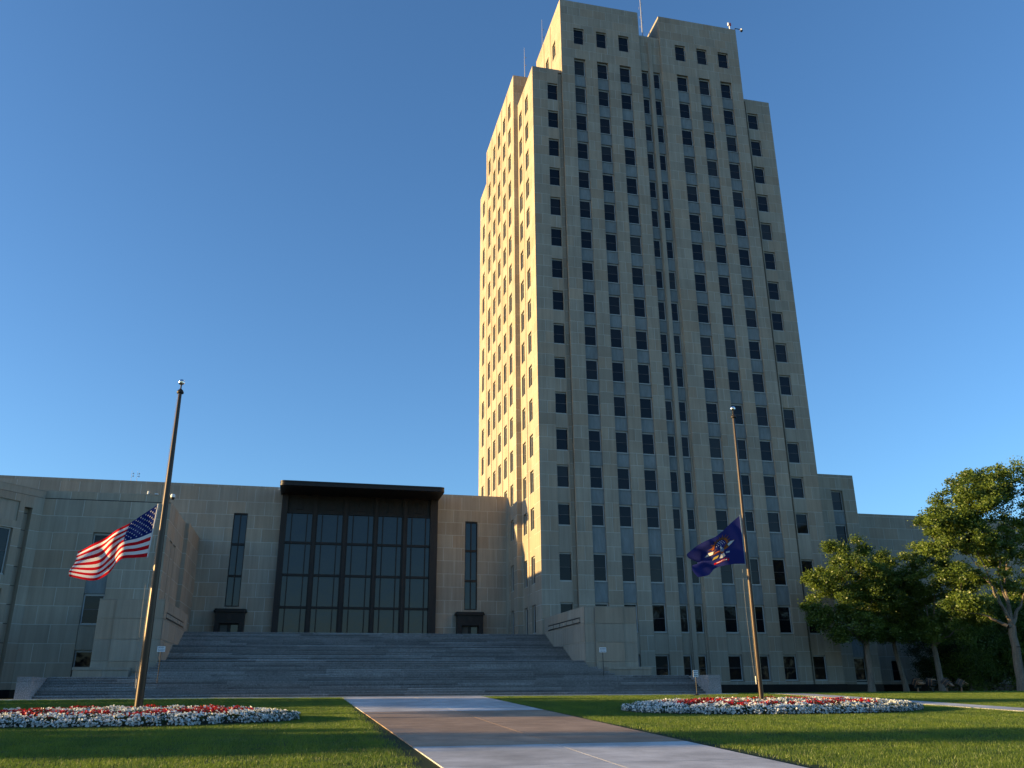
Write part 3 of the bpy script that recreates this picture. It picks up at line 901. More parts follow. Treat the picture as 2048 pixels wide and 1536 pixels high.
poly = [(-19.1, YW), (p0[0], p0[1]), (p0[0] - 6, p0[1] + 5), (-46, 83), (-19.1, 83)]
wmb.face([(x, y, 15.45) for x, y in poly[::-1]], ROOFM)
wmb.face([(p0[0], p0[1], 1), (p0[0] - 6, p0[1] + 5, 1), (p0[0] - 6, p0[1] + 5, 15.45), (p0[0], p0[1], 15.45)][::-1], LIME)
wmb.face([(p0[0] - 6, p0[1] + 5, 1), (-46, 83, 1), (-46, 83, 15.45), (p0[0] - 6, p0[1] + 5, 15.45)][::-1], LIME)
wwall = wmb.build('wall', wing)
emit_blocks(W_blk, wwall)
if bin_w.mb.f: tag(bin_w.mb.build('window_glass', wing), kind='stuff')
mb = MB(); mb.box((-19.3, YW - 0.03, 1.0), (-10.45, YW + 0.3, 1.9), BLACKG); mb.box((-10.49, YW + 0.3, 1.0), (-10.46, 83, 1.9), BLACKG)
FA.box(mb, 0, 8.7, 1.0, 1.9, -0.3, 0.03, BLACKG); mb.build('base_course', wing)

# ------------------------------------------------------------------ east annex and wing
annex = thing('tower_annex', 'small set-back limestone block hugging the right side of the tower', 'building')
FX = Frame(0, 77.2, 1, 0); amb = MB(); A_blk = []
aops = [(52.12, 53.46, 2.2, 21.05, 0.36)]
wall_panel(FX, amb, 47.72, 54.9, 2.0, 22.73, aops)
A_blk += blocks(FX, 47.72, 52.12, 2.0, 22.73, TC, 1.5); A_blk += blocks(FX, 53.46, 54.9, 2.0, 22.73, TC, 1.5); A_blk += blocks(FX, 52.12, 53.46, 21.05, 22.73, TC, 3)
bin_a = GlassBin()
for r in (14, 15, 16, 17, 18):
    window(FX, 52.79, -0.28, sills[r], tops[r], 1.14, annex, bin_a)
    if r < 18:
        zt_, zl = sills[r] - .12, tops[r + 1] + .14
        frame_obj(FX, 52.79, -0.13, zl, spandrel_mesh(1.33, zt_ - zl, None, 3), 'spandrel_panel', annex)
amb.box((47.72, 77.25, 1.2), (54.9, 90, 22.72), LIME, skip='-y -z')
aw = amb.build('wall', annex); emit_blocks(A_blk, aw)
mb = MB(); mb.box((47.75, 77.1, 1.0), (54.95, 77.4, 2.0), BLACKG); mb.box((47.7, 76.98, 1), (47.76, 77.2, 22), DARK); mb.build('base_course', annex)  # the tall near-black strip paints the shade of the recess beside the tower
ewing = thing('east_wing', 'long low limestone wing running off to the right behind the trees', 'building')
FXE = Frame(0, 83.6, 1, 0); emb = MB(); E_blk = []
eops = [(x, x + 1.1, a, b, 0.3) for x in (60.9, 66, 71, 76, 81) for (a, b) in ((2.3, 4.4), (6.4, 8.7))]
wall_panel(FXE, emb, 54.9, 100, 2.0, 20.13, eops); E_blk += blocks(FXE, 54.9, 100, 2.0, 20.13, hc + [2.25, 3.52, 4.79], 1.9, [o[:4] for o in eops])
bin_e = GlassBin()
for o in eops: window(FXE, (o[0] + o[1]) / 2, -0.22, o[2] + .08, o[3] - .08, 0.94, ewing, bin_e)
emb.box((54.9, 83.65, 1.2), (100, 110, 20.1), LIME, skip='-y -z')
ew = emb.build('wall', ewing); emit_blocks(E_blk, ew)
mb = MB(); mb.box((54.9, 83.5, 1.0), (100, 83.8, 2.0), BLACKG); mb.build('base_course', ewing)

# ------------------------------------------------------------------ grand steps
stair = thing('grand_stair', 'broad flight of grey granite steps climbing to the entrance hall', 'stairs')
core = MB()
def step_mesh(L, D=0.42, h=0.151, key='s'):
    def fn():
        mb = MB(); mb.tint = 1.0
        # tread with a nosing over a slightly recessed riser
        mb.box((-L / 2, 0.022, 0), (L / 2, D, h - 0.055), GRANITE, skip='+z +y')
        mb.box((-L / 2, 0.0, h - 0.055), (L / 2, D, h), GRANITE, skip='+y')
        o = mb.build('tmp'); me = o.data; bpy.data.objects.remove(o); me.name = 'step_block'; return me
    return fn
TINTS = [0.76, 0.86, 0.93, 1.0, 1.06, 1.25]
def step_block(x0, x1, y, z, D=0.42, h=0.151, name='step_block'):
    mb = MB(); mb.tint = float(rng.choice(TINTS)) * rng.uniform(0.97, 1.03)
    mb.box((x0, y + 0.085, z - h), (x1, y + D, z - 0.06), GRANITE, skip='+z +y')
    mb.box((x0, y, z - 0.06), (x1, y + D, z), GRANITE, skip='+y')
    mb.build(name, stair, ((x0 + x1) / 2, y, z))
XL, XR = -9.2, 19.71
WXL, WXR = -15.75, 27.45          # wide lower flight incl. end blocks
h = 0.1515
steps = []
z, y = 6.06, 71.95
for k in range(8): steps.append((y, z)); y -= 0.344; z -= h
y1 = 66.9; z_l1 = z
steps.append((y1, z))
y = y1; 
for k in range(8): y -= 0.344; z -= h; steps.append((y, z)) if k < 7 else None
y2 = 61.5; z_l2 = z
n3 = 15; steps.append((y2, z)); y = y2
for k in range(n3 - 1):
    y -= 0.352; z -= h; steps.append((y, z))
for (y, z) in steps:
    if z > 3.2: xl, xr = XL - 0.0, XR + 0.0
    elif z > 2.60: xl, xr = XL - 0.05 - (3.5 - z) * 0.9, XR + (3.5 - z) * 1.9
    else: xl, xr = -14.95, 26.55
    n = max(2, int(round((xr - xl) / 5.2)))
    ed = np.linspace(xl, xr, n + 1); ed[1:-1] += rng.uniform(-1.3, 1.3, n - 1)
    for a, b in zip(ed, ed[1:]):
        step_block(a + 0.004, b - 0.004, y, z)
# landings and terrace as slabs
def slabs(name, x0, x1, ya, yb_, z, nx, ny):
    for i in range(nx):
        for j in range(ny):
            mb = MB(); mb.tint = rng.uniform(0.85, 1.12)
            xa, xb = x0 + (x1 - x0) * i / nx, x0 + (x1 - x0) * (i + 1) / nx
            a, b = ya + (yb_ - ya) * j / ny, ya + (yb_ - ya) * (j + 1) / ny
            mb.box((xa + .006, a + .006, z - .1), (xb - .006, b - .006, z), GRANITE, skip='-z'); mb.build(name, stair, (xa, a, z))
slabs('landing_slab', XL, XR, 67.33, 69.30, z_l1 - 0.003, 9, 1)
slabs('landing_slab', XL, XR, 61.93, 64.25, z_l2 - 0.003, 9, 1)
slabs('terrace_slab', -10.1, 18.98, 72.38, 81.9, 6.057, 8, 3)
core.box((-10.15, 72.3, 0.9), (19.0, 82.9, 5.94), GRANCORE)
core.box((XL, 66.95, 0.9), (XR, 72.3, z_l1 - .11), GRANCORE)
core.box((XL, 61.6, 0.9), (XR, 66.95, z_l2 - .11), GRANCORE)
core.box((-13.5, 60.2, 0.9), (25.2, 61.6, 2.3), GRANCORE)
ysl = [s for s in steps if s[1] <= z_l2 + 0.01]
for (y, z), (yn, zn) in zip(ysl, ysl[1:]):
    xl, xr = (XL, XR) if z > 3.2 else ((XL - .05 - (3.5 - z) * .9, XR + (3.5 - z) * 1.9) if z > 2.6 else (-14.95, 26.55))
    core.box((xl + .01, y + 0.2, 0.9), (xr - .01, y + 0.6, z - 0.152), GRANCORE)
for i in range(8):
    yy, zz = steps[i]; core.box((XL, yy + .2, 0.9), (XR, yy + .7, zz - .152), GRANCORE)
for i in range(8, 16):
    yy, zz = steps[i]; core.box((XL, yy + .2, 0.9), (XR, yy + .7, zz - .152), GRANCORE)
core.build('stair_core', stair)
# granite end blocks of the wide lower flight
for (x0, x1) in ((WXL, -14.97), (26.57, WXR)):
    for (a, b) in ((x0, x1),):
        for (lo, hi) in ((0.9, 2.3), (2.3, 2.55)):
            mb = MB(); mb.tint = rng.uniform(.9, 1.1)
            mb.box((a + .004, 55.95, lo), (b - .004, 60.6, hi - .008), GRANITE); mb.build('end_block', stair, (a, 55.95, lo))
# low limestone walls beyond the cheeks
for (x0, x1, la) in ((-13.95, -10.7, 'low limestone wall beside the left end of the granite steps'), (21.1, 24.3, 'low limestone wall beside the right end of the granite steps')):
    lw = thing('low_wall', la, 'wall', group='low walls flanking the steps')
    F_ = Frame(0, 60.4, 1, 0); mb = MB()
    mb.box((x0, 60.42, 0.9), (x1, 63.0, 3.16), LIME, skip='-z'); wl = mb.build('wall', lw)
    bl = blocks(F_, x0, x1, 2.4, 2.98, [], 1.3) + [(F_, [(x0 - .05, x1 + .05, 3.0, 3.17)], 0.04)]
    emit_blocks(bl, wl)

# ------------------------------------------------------------------ cheek walls
def cheek(side, x_in, label):
    t = thing('cheek_wall', label, 'wall', group='tall cheek walls either side of the steps')
    s = side
    x_out = x_in + s * 4.0
    yf = 61.3
    lo, hi = 2.9, 7.38
    mb = MB()
    xa, xb = min(x_in, x_out), max(x_in, x_out)
    zj = [lo, 3.55, 4.9, 6.2, hi]
    F_ = Frame(0, yf, 1, 0)
    mb.box((xa + .02, yf + .02, 0.9), (xb - .02, 72.45 if s > 0 else 73.4, hi - .01), MORTAR, skip='-z')
    wl = mb.build('wall', t)
    yb2 = 72.45 if s > 0 else 73.4
    bl = []
    # front: three vertical bays, centre one set proud
    b0, b1 = x_in + s * 0.75, x_in + s * 2.95
    for (a, b, d) in ((x_in, b0, 0.0), (b0, b1, 0.09), (b1, x_out, 0.0)):
        l, r = min(a, b), max(a, b)
        for za, zb_ in zip(zj, zj[1:]):
            bl.append((F_, [(l + .008, r - .008, za + .012, zb_ - .012)], d + .02))
    # inner side facing the steps with a recessed slot
    FI = Frame(x_in, 0, 0, 1) if s < 0 else Frame(x_in, 0, 0, -1)
    def U(y): return y if s < 0 else -y
    slot = (min(U(62.3), U(71.3)), max(U(62.3), U(71.3)), 6.28, 6.72)
    L0, L1 = min(U(yf), U(yb2)), max(U(yf), U(yb2))
    bl += blocks(FI, L0, L1, 0.95, hi, [3.55, 4.9, 6.2], 2.8, [slot], d=0.02)
    emit_blocks(bl, wl)
    mb = MB()
    FI.rect(mb, slot[0], slot[1], slot[2], slot[3], 0.004, BRONZE)
    o = mb.build('lamp_slot', t)
    n = 5; st = (slot[1] - slot[0]) / n
    for i in range(n):
        for j in range(2):
            q = MB(); a = slot[0] + st * i + .10 + j * (st - .16) / 2
            FI.box(q, a, a + (st - .16) / 2 - .04, slot[2] + .09, slot[3] - .09, 0.006, 0.05, LIME); q.build('grille_tile', o)
    mb = MB(); mb.box((xa - .0, yf - .02, hi), (xb, yb2, hi + .05), LIME); mb.build('coping', t)
    return t
cheek(1, XR, 'right cheek wall of the steps, in front of the tower corner')
cheek(-1, XL, 'left cheek wall of the steps, behind the striped flag pole')

# ------------------------------------------------------------------ signs
def text_bars(mb, F_, u0, u1, z0, z1, rows, d):
    hh = (z1 - z0) / (rows * 2 + 1)
    for r in range(rows):
        z = z1 - hh * (2 * r + 2)
        u = u0 + 0.1 * (u1 - u0)
        while u < u1 - 0.12 * (u1 - u0):
            wd = rng.uniform(0.06, 0.2) * (u1 - u0)
            e = min(u + wd, u1 - 0.08 * (u1 - u0))
            F_.box(mb, u, e, z, z + hh * 0.8, d, d + 0.003, SIGNB)
            u = e + 0.04 * (u1 - u0)
def sign(label, x, y, zb_, zt_, wd, ht, pole_z, base=False, postm=None, blue=0.0):
    t = thing('notice_sign', label, 'sign', (x, y, pole_z), group='notice signs by the steps')
    F_ = Frame(-x, 0, 1, 0); F_ = Frame(0, 0, 1, 0)
    mb = MB(); F_.box(mb, -wd / 2, wd / 2, zb_ - pole_z, zt_ - pole_z, -0.012, 0, WHITE, back=True); p = mb.build('panel', t)
    mb = MB(); text_bars(mb, F_, -wd / 2, wd / 2, zb_ - pole_z, zt_ - pole_z, 3, 0.0); mb.build('printed_lines', p)
    mb = MB(); mb.tube((0, 0.03, 0), (0, 0.03, zt_ - pole_z - .03), 0.025, 0.025, postm or IRON); mb.build('post', t)
    if base:
        mb = MB(); mb.lathe((0, 0.03, 0), [(0.001, .13), (.06, .12), (.14, .07), (.27, .03), (.29, 0), (.001, 0)], IRON, 20); mb.build('base', t)
    return t
sign('white notice sign on a black post with round base, before the right steps', 24.45, 53.3, 2.36, 2.78, 0.34, .42, gz(53.3), True)
sign('small white notice sign standing by the right cheek wall', 20.22, 59.0, 4.10, 4.42, 0.50, .32, 2.55, False, IRON)
sign('small white notice sign standing by the left cheek wall', -8.58, 58.0, 4.0, 4.32, 0.46, .32, 2.2, False, IRON)

# ------------------------------------------------------------------ flagpoles and flags
def flagpole(x, y, top, label, rb=.15, rt_=.075):
    z0 = gz(y)
    t = thing('flagpole', label, 'flagpole', (x, y, z0), group='flagpoles standing in the flower beds')
    H = top - z0
    mb = MB()
    n = 24
    prof = [(0.001, 0), (rb, 0.0), (rb, H * .25), (rb * .9, H * .5), (rb * .4 + rt_ * .6, H * .78), (rt_, H), (0.001, H)]
    mb.lathe((0, 0, 0), prof, POLE, n); mb.build('pole', t, smooth=True)
    mb = MB(); mb.lathe((0, 0, 0), [(.30, 0), (.30, .06), (.2, .12), (rb + .01, .16)], POLE, 20); mb.build('base_flange', t, smooth=True)
    mb = MB(); mb.lathe((0, 0, H), [(.03, -.03), (.14, .0), (.145, .05), (.10, .14), (.04, .20), (.03, .22), (.03, .40)], BRONZE2, 20); mb.build('truck_cap', t, smooth=True)
    mb = MB(); r = .13
    mb.lathe((0, 0, H + .5), [(max(.001, r * sin(pi * i / 10)), -r * cos(pi * i / 10)) for i in range(11)], CHROME, 20); mb.build('finial_ball', t, smooth=True)
    mb = MB(); mb.box((-.20, -.03, 1.25), (-.16, .03, 1.30), STEEL); mb.tube((-.19, 0, 1.1), (-.19, 0, 1.45), .015, .015, STEEL); mb.build('cleat', t)
    mb = MB()
    pts = [(-.17 + (.07 * i / 12) , -.05, 1.2 + (H - 1.2) * i / 12) for i in range(13)]
    for a, b in zip(pts, pts[1:]): mb.tube(a, b, .005, .005, ROPE, 5, False)
    pts = [(-.22 - .12 * sin(pi * i / 12), .02, 1.2 + (H * .62 - 1.2) * i / 12) for i in range(13)]
    for a, b in zip(pts, pts[1:]): mb.tube(a, b, .005, .005, ROPE, 5, False)
    mb.build('halyard', t)
    return t
flagpole(-5.95, 36.5, 13.62, 'bronze flagpole in the left flower bed carrying the striped flag', .15, .072)
flagpole(20.6, 38.0, 14.72, 'bronze flagpole in the right flower bed carrying the blue flag', .11, .05)

def curve_fn(pts):
    P = np.array(pts, float)
    n = len(P) - 1
    def f(t):
        x = min(max(t * n, 0), n - 1e-9); i = int(x); q = x - i
        p0 = P[max(i - 1, 0)]; p1 = P[i]; p2 = P[i + 1]; p3 = P[min(i + 2, n)]
        return 0.5 * ((2 * p1) + (-p0 + p2) * q + (2 * p0 - 5 * p1 + 4 * p2 - p3) * q * q + (-p0 + 3 * p1 - 3 * p2 + p3) * q ** 3)
    return f
def make_surf(TP, BT, ybase, fold, k=1.0):
    TP = [(x * k, (z - CAMZ) * k + CAMZ) for x, z in TP]; BT = [(x * k, (z - CAMZ) * k + CAMZ) for x, z in BT]
    ft, fb = curve_fn(TP), curve_fn(BT)
    def Sf(u, v):      # u 0 hoist..1 fly, v 0 top..1 bottom
        a, b = ft(u), fb(u)
        p = a * (1 - v) + b * v
        dx, dy, dz = fold(u, v)
        return Vector((p[0] + dx, ybase + dy, p[1] + dz))
    return Sf
def cloth_grid(Sf, nu, nv, matf, name):
    me = bpy.data.meshes.new(name)
    V = [tuple(Sf(i / nu, j / nv)) for j in range(nv + 1) for i in range(nu + 1)]
    Fq = [(j * (nu + 1) + i, (j + 1) * (nu + 1) + i, (j + 1) * (nu + 1) + i + 1, j * (nu + 1) + i + 1) for j in range(nv) for i in range(nu)]
    return V, Fq, [matf((i + .5) / nu, (j + .5) / nv) for j in range(nv) for i in range(nu)]
def print_poly(mb, Sf, pts, m, off=0.012):
    c = [Sf(u, v) for u, v in pts]
    u0, v0 = np.mean([p[0] for p in pts]), np.mean([p[1] for p in pts])
    n = (Sf(u0 + .01, v0) - Sf(u0, v0)).cross(Sf(u0, v0 + .01) - Sf(u0, v0)).normalized()
    cc = Sf(u0, v0)
    for s_ in (1, -1):
        for i in range(len(c)):
            mb.face([cc + n * off * s_, c[i] + n * off * s_, c[(i + 1) % len(c)] + n * off * s_], m)
def finish_flag(name, V, Fq, mi, mats, parent):
    me = bpy.data.meshes.new(name); me.from_pydata(V, [], Fq)
    for m in mats: me.materials.append(m)
    me.polygons.foreach_set('material_index', mi); me.polygons.foreach_set('use_smooth', [True] * len(Fq)); me.update()
    return link(name, me, parent)

US_T = [(-6.84, 9.49), (-7.41, 9.06), (-7.95, 8.64), (-8.53, 8.27), (-9.18, 7.86), (-9.91, 7.45)]
US_B = [(-6.98, 7.20), (-7.46, 7.12), (-8.09, 7.01), (-8.52, 6.52), (-8.97, 6.17), (-9.88, 6.22)]
def foldU(u, v):
    a = u ** 0.7
    dy = 0.34 * sin(u * 9.0 + v * 2.6) * a + 0.10 * sin(u * 21 - v * 4) * u + 0.9 * u * 0.3
    top = 0.28 * exp(-((v - 0.0) / 0.16) ** 2) * (u > .35) * min(1, (u - .35) * 3)
    return (0.05 * sin(v * 7 + u * 5) * a, dy + top, 0.05 * sin(u * 9 + v * 5) * a)
SU = make_surf(US_T, US_B, 36.45, foldU, 36.5 / 40)
def mU(u, v):
    s_ = int(v * 13)
    if u < 0.39 and s_ < 7: return 2
    return 0 if s_ % 2 == 0 else 1
V, Fq, mi = cloth_grid(SU, 60, 52, mU, 'flag')
fl = thing('striped_flag', 'red and white striped flag with starred navy canton flying from the left pole', 'flag', (0, 0, 0))
co = finish_flag('cloth', V, Fq, mi, [FRED, FWHT, FBLU], fl)
mb = MB()
for r in range(9):
    for c in range(11):
        if (r + c) % 2: continue
        u0, v0 = 0.39 * (c + 1) / 12, (7 / 13) * (r + 1) / 10
        pts = []
        for k in range(10):
            rr_ = (0.021 if k % 2 == 0 else 0.009); a = pi / 2 + k * pi / 5
            pts.append((u0 + rr_ * cos(a) * .55, v0 - rr_ * sin(a)))
        print_poly(mb, SU, pts, FWHT)
mb.build('stars', co)
mb = MB(); e0 = SU(0, 0); e1 = SU(0, 1)
mb.tube(e0 + Vector((.03, 0, .03)), e1 + Vector((.03, 0, -.03)), .025, .025, FWHT, 8); mb.build('heading', fl)

ND_T = [(21.98, 10.28), (21.28, 9.72), (20.49, 9.16), (19.74, 8.77), (19.03, 8.29)]
ND_B = [(22.02, 7.76), (21.33, 7.71), (20.62, 7.60), (20.02, 7.12), (19.23, 7.05)]
def foldN(u, v):
    a = u ** 0.8
    dy = 0.30 * sin(u * 7.0 + v * 3.2 + .6) * a + 0.12 * sin(u * 17 + v * 5) * u + 0.2 * u
    fold = 0.75 * exp(-((u - 1.0) / .20) ** 2) * exp(-((v - .36) / .13) ** 2)
    return (0.06 * sin(v * 9 + u * 4) * a + fold * .8, dy + 0.9 * exp(-((v - .36) / .14) ** 2) * max(0, u - .5), 0.04 * sin(u * 11 + v * 6) * a)
SN = make_surf(ND_T, ND_B, 37.95, foldN, 38.0 / 41)
V, Fq, mi = cloth_grid(SN, 50, 40, lambda u, v: 0, 'flag')
fl = thing('blue_flag', 'blue flag with an eagle emblem hanging at half staff from the right pole', 'flag', (0, 0, 0))
co = finish_flag('cloth', V, Fq, mi, [FNDB], fl)
mb = MB()
def poly(pts, m, off=0.012): print_poly(mb, SN, [(0.44 + p[0] * .27, 0.52 - p[1] * .40) for p in pts], m, off)
# sunburst fan of rays above, stars on blue, outspread wings, body, shield, tail, arrows, branch and red scroll
for k in range(9):
    a = pi * (0.08 + 0.84 * k / 8); a1, a2 = a - .13, a + .13
    poly([(0.55 * cos(a1), .30 + .55 * sin(a1)), (0.80 * cos(a), .30 + .80 * sin(a)), (0.55 * cos(a2), .30 + .55 * sin(a2))], FBRN)
for k in range(12):
    a1 = pi * k / 12; a2 = pi * (k + 1) / 12
    poly([(.44 * cos(a1), .30 + .44 * sin(a1)), (.58 * cos(a1), .30 + .58 * sin(a1)), (.58 * cos(a2), .30 + .58 * sin(a2)), (.44 * cos(a2), .30 + .44 * sin(a2))], FORG if k in (0, 1, 10, 11, 9) else FBRN)
for (x, y) in ((-.30, .38), (-.15, .38), (0, .40), (.15, .38), (.30, .38), (-.24, .50), (-.08, .52), (.08, .52), (.24, .50), (-.15, .63), (0, .66), (.15, .63), (0, .28)):
    poly([(x + .035 * cos(pi / 2 + j * 2 * pi / 5), y + .035 * sin(pi / 2 + j * 2 * pi / 5)) for j in range(5)], FWHT, .014)
for s_ in (1, -1):
    poly([(s_ * .10, .02), (s_ * .35, .22), (s_ * .72, .34), (s_ * 1.02, .26), (s_ * .80, .10), (s_ * .45, -.05), (s_ * .15, -.12)], FBRN, .010)
    poly([(s_ * .50, .20), (s_ * .74, .30), (s_ * 1.0, .24), (s_ * .80, .13), (s_ * .55, .04)], FWHT, .015)
    poly([(s_ * .16, .00), (s_ * .45, .08), (s_ * .50, -.02), (s_ * .20, -.08)], FORG, .015)
poly([(-.07, .10), (.02, .26), (.10, .22), (.09, .08), (0, .02)], FWHT, .018)
poly([(-.14, .05), (.14, .05), (.14, -.16), (0, -.32), (-.14, -.16)], FLBL, .018)
poly([(-.14, -.10), (.14, -.10), (.10, -.24), (0, -.32), (-.10, -.24)], FORG, .020)
poly([(-.10, -.30), (.10, -.30), (.18, -.55), (0, -.62), (-.18, -.55)], FWHT, .015)
poly([(.22, -.28), (.52, -.20), (.60, -.34), (.30, -.42)], FYEL, .015)
poly([(-.22, -.28), (-.55, -.30), (-.50, -.40), (-.25, -.38)], FWHT, .015)
poly([(-.45, -.78), (-.2, -.70), (.1, -.74), (.45, -.70), (.42, -.86), (.1, -.90), (-.2, -.86), (-.42, -.92)], FRED, .012)
poly([(-.30, -.80), (-.12, -.77), (.1, -.80), (.3, -.77), (.3, -.82), (.1, -.85), (-.12, -.82), (-.3, -.85)], FWHT, .015)
mb.build('emblem', co)
mb = MB(); e0 = SN(0, 0); e1 = SN(0, 1); mb.tube(e0 + Vector((.02, 0, .03)), e1 + Vector((.02, 0, -.03)), .018, .018, FLBL, 8); mb.build('heading', fl)

# ------------------------------------------------------------------ antennas, cameras, small fittings
def rod(name, label, cat, x, y, z0, z1, r=0.04, lattice=False, m=None):
    t = thing(name, label, cat, (x, y, z0))
    mb = MB(); H = z1 - z0
    mb.tube((0, 0, 0), (0, 0, H), r, r * .5, m or STEEL, 8); mb.build('mast', t)
    if lattice:
        for k in range(11):
            zz = H * (0.1 + .08 * k); mb = MB(); s_ = 1 if k % 2 else -1
            mb.tube((0, 0, zz), (s_ * .22, .05, zz), .015, .015, STEEL, 5); mb.tube((s_ * .22, .05, zz - .18), (s_ * .22, .05, zz + .18), .018, .018, STEEL, 5); mb.build('antenna_arm', t)
        mb = MB(); mb.lathe((0, 0, 0), [(.001, .5), (.14, .45), (.16, .0)], STEEL, 10); mb.build('mast_base', t)
    else:
        for k in (.55, .75):
            mb = MB(); mb.tube((0, 0, H * k), (.16, 0, H * k), .012, .012, STEEL, 5); mb.box((.12, -.04, H * k - .05), (.2, .04, H * k + .08), STEEL); mb.build('antenna_arm', t)
    return t
rod('lattice_antenna', 'tall silvery antenna mast in the notch on top of the tower', 'antenna', 33.75, 74.9, 72.0, 80.8, .11, True)
rod('whip_antenna', 'thin whip antenna above the left shoulder of the tower, the higher one', 'antenna', 23.3, 81.5, 74.6, 80.6, .05)
rod('whip_antenna', 'thin whip antenna above the lower left shoulder of the tower', 'antenna', 20.75, 80.6, 69.2, 75.0, .05)
rod('roof_spike', 'tiny rod poking above the tower parapet near its left corner', 'antenna', 28.11, 78, 74.6, 80.6, .035)
rod('roof_rod', 'left of two thin rods on the hall roof', 'antenna', -17.0, 84, 20.1, 21.35, .02)
rod('roof_rod', 'right of two thin rods on the hall roof', 'antenna', -16.5, 84, 20.1, 21.35, .02)
t = thing('beacon_light', 'red obstruction beacon on the right roof corner of the tower', 'light', (43.9, 72.6, 75.0))
mb = MB(); mb.tube((0, 0, 0), (0, 0, .8), .07, .06, WHITE); mb.build('post', t)
for dx in (-.12, .12):
    mb = MB(); mb.lathe((dx, 0, .8), [(.001, .45), (.09, .42), (.11, .3), (.11, .05), (.06, 0)], REDM if dx > 0 else WHITE, 12); mb.build('lamp', t)
def domecam(label, x, y, z, arm):
    t = thing('security_camera', label, 'camera', (x, y, z), group='dome cameras on the roofs')
    mb = MB(); mb.tube((0, 0, 0), (arm, 0, 0), .045, .045, IRON if arm > .5 else WHITE); mb.tube((0, 0, 0), (0, 0, -.3), .045, .045, IRON); mb.build('bracket', t)
    mb = MB(); mb.lathe((arm, 0, -.02), [(.001, .12), (.13, .10), (.17, .02), (.17, -.14)], WHITE, 14); mb.build('housing', t, smooth=True)
    mb = MB(); mb.lathe((arm, 0, -.16), [(.15, 0), (.14, -.08), (.08, -.16), (.001, -.18)], IRON, 14); mb.build('dome', t, smooth=True)
domecam('white dome camera on the right roof corner of the tower', 44.45, 72.4, 75.35, .85)
domecam('white dome camera on the right top corner of the left wing', -10.62, 66.6, 15.5, .22)
for x, la in ((-12.2, 'small pale spotlight on the left wing parapet, lit side yellow'), (-11.6, 'small pale flat fitting on the left wing parapet')):
    t = thing('roof_fitting', la, 'light', (x, 66.85, 15.56)); mb = MB()
    if x < -12: mb.tube((0, 0, 0), (.03, 0, .22), .06, .08, WHITE, 10)
    else: mb.box((-.12, -.08, 0), (.12, .08, .07), WHITE)
    mb.build('body', t)

# floodlights in the grass at the right
def floodlight(x, y, rot, tilt, lit_edges, label):
    z0 = gz(y)
    t = thing('floodlight', label, 'light', (x, y, z0), group='black floodlights standing in the lawn'); t.rotation_euler = (0, 0, rot)
    mb = MB(); mb.lathe((0, 0, 0), [(.14, 0), (.13, .05), (.06, .08), (.055, .34), (.001, .34)], LIT_EDGE if lit_edges else IRON, 12); mb.build('post', t)
    mb = MB()
    for s_ in (-1, 1): mb.box((-.04, s_ * .30 - .015, .33), (.04, s_ * .30 + .015, .66), IRON)
    mb.box((-.04, -.30, .31), (.04, .30, .35), IRON); mb.build('yoke', t)
    hd = thing_child = bpy.data.objects.new('head', None)
    C.objects.remove(hd) if False else None
    mb = MB(); mb.box((-.24, -.27, -.20), (.26, .27, .22), IRON); h_ = mb.build('head', t); h_.location = (0, 0, .68); h_.rotation_euler = (0, tilt, 0)
    mb = MB(); mb.face([(-.245, -.23, -.16), (-.245, -.23, .18), (-.245, .23, .18), (-.245, .23, -.16)][::-1], LAMPG); mb.build('lens', h_)
    for k in range(4):
        mb = MB(); xx = -.18 + .12 * k; mb.box((xx, -.3, -.2), (xx + .02, .3, .30), IRON if k % 2 else LIT_EDGE); mb.build('cooling_fin', h_)
    for k in range(2):
        mb = MB(); mb.box((-.52 + .10 * k, -.27, .18 - .12 * k), (-.22 + .10 * k, .27, .20 - .12 * k), IRON if not lit_edges else LIT_EDGE); mb.build('visor', h_)
for i, (x, sl_, ti) in enumerate(((45.28, 1, -.5), (46.54, 0, -.1), (47.82, 1, -.8), (49.1, 1, -.55))):
    floodlight(x, 59.5, R(100 + 12 * i), ti, sl_, ['leftmost of four black floodlights on the lawn under the trees', 'second floodlight from the left, its head lying lowest and darkest', 'third floodlight from the left on the lawn, head tipped far over', 'rightmost of four black floodlights on the lawn under the trees'][i])

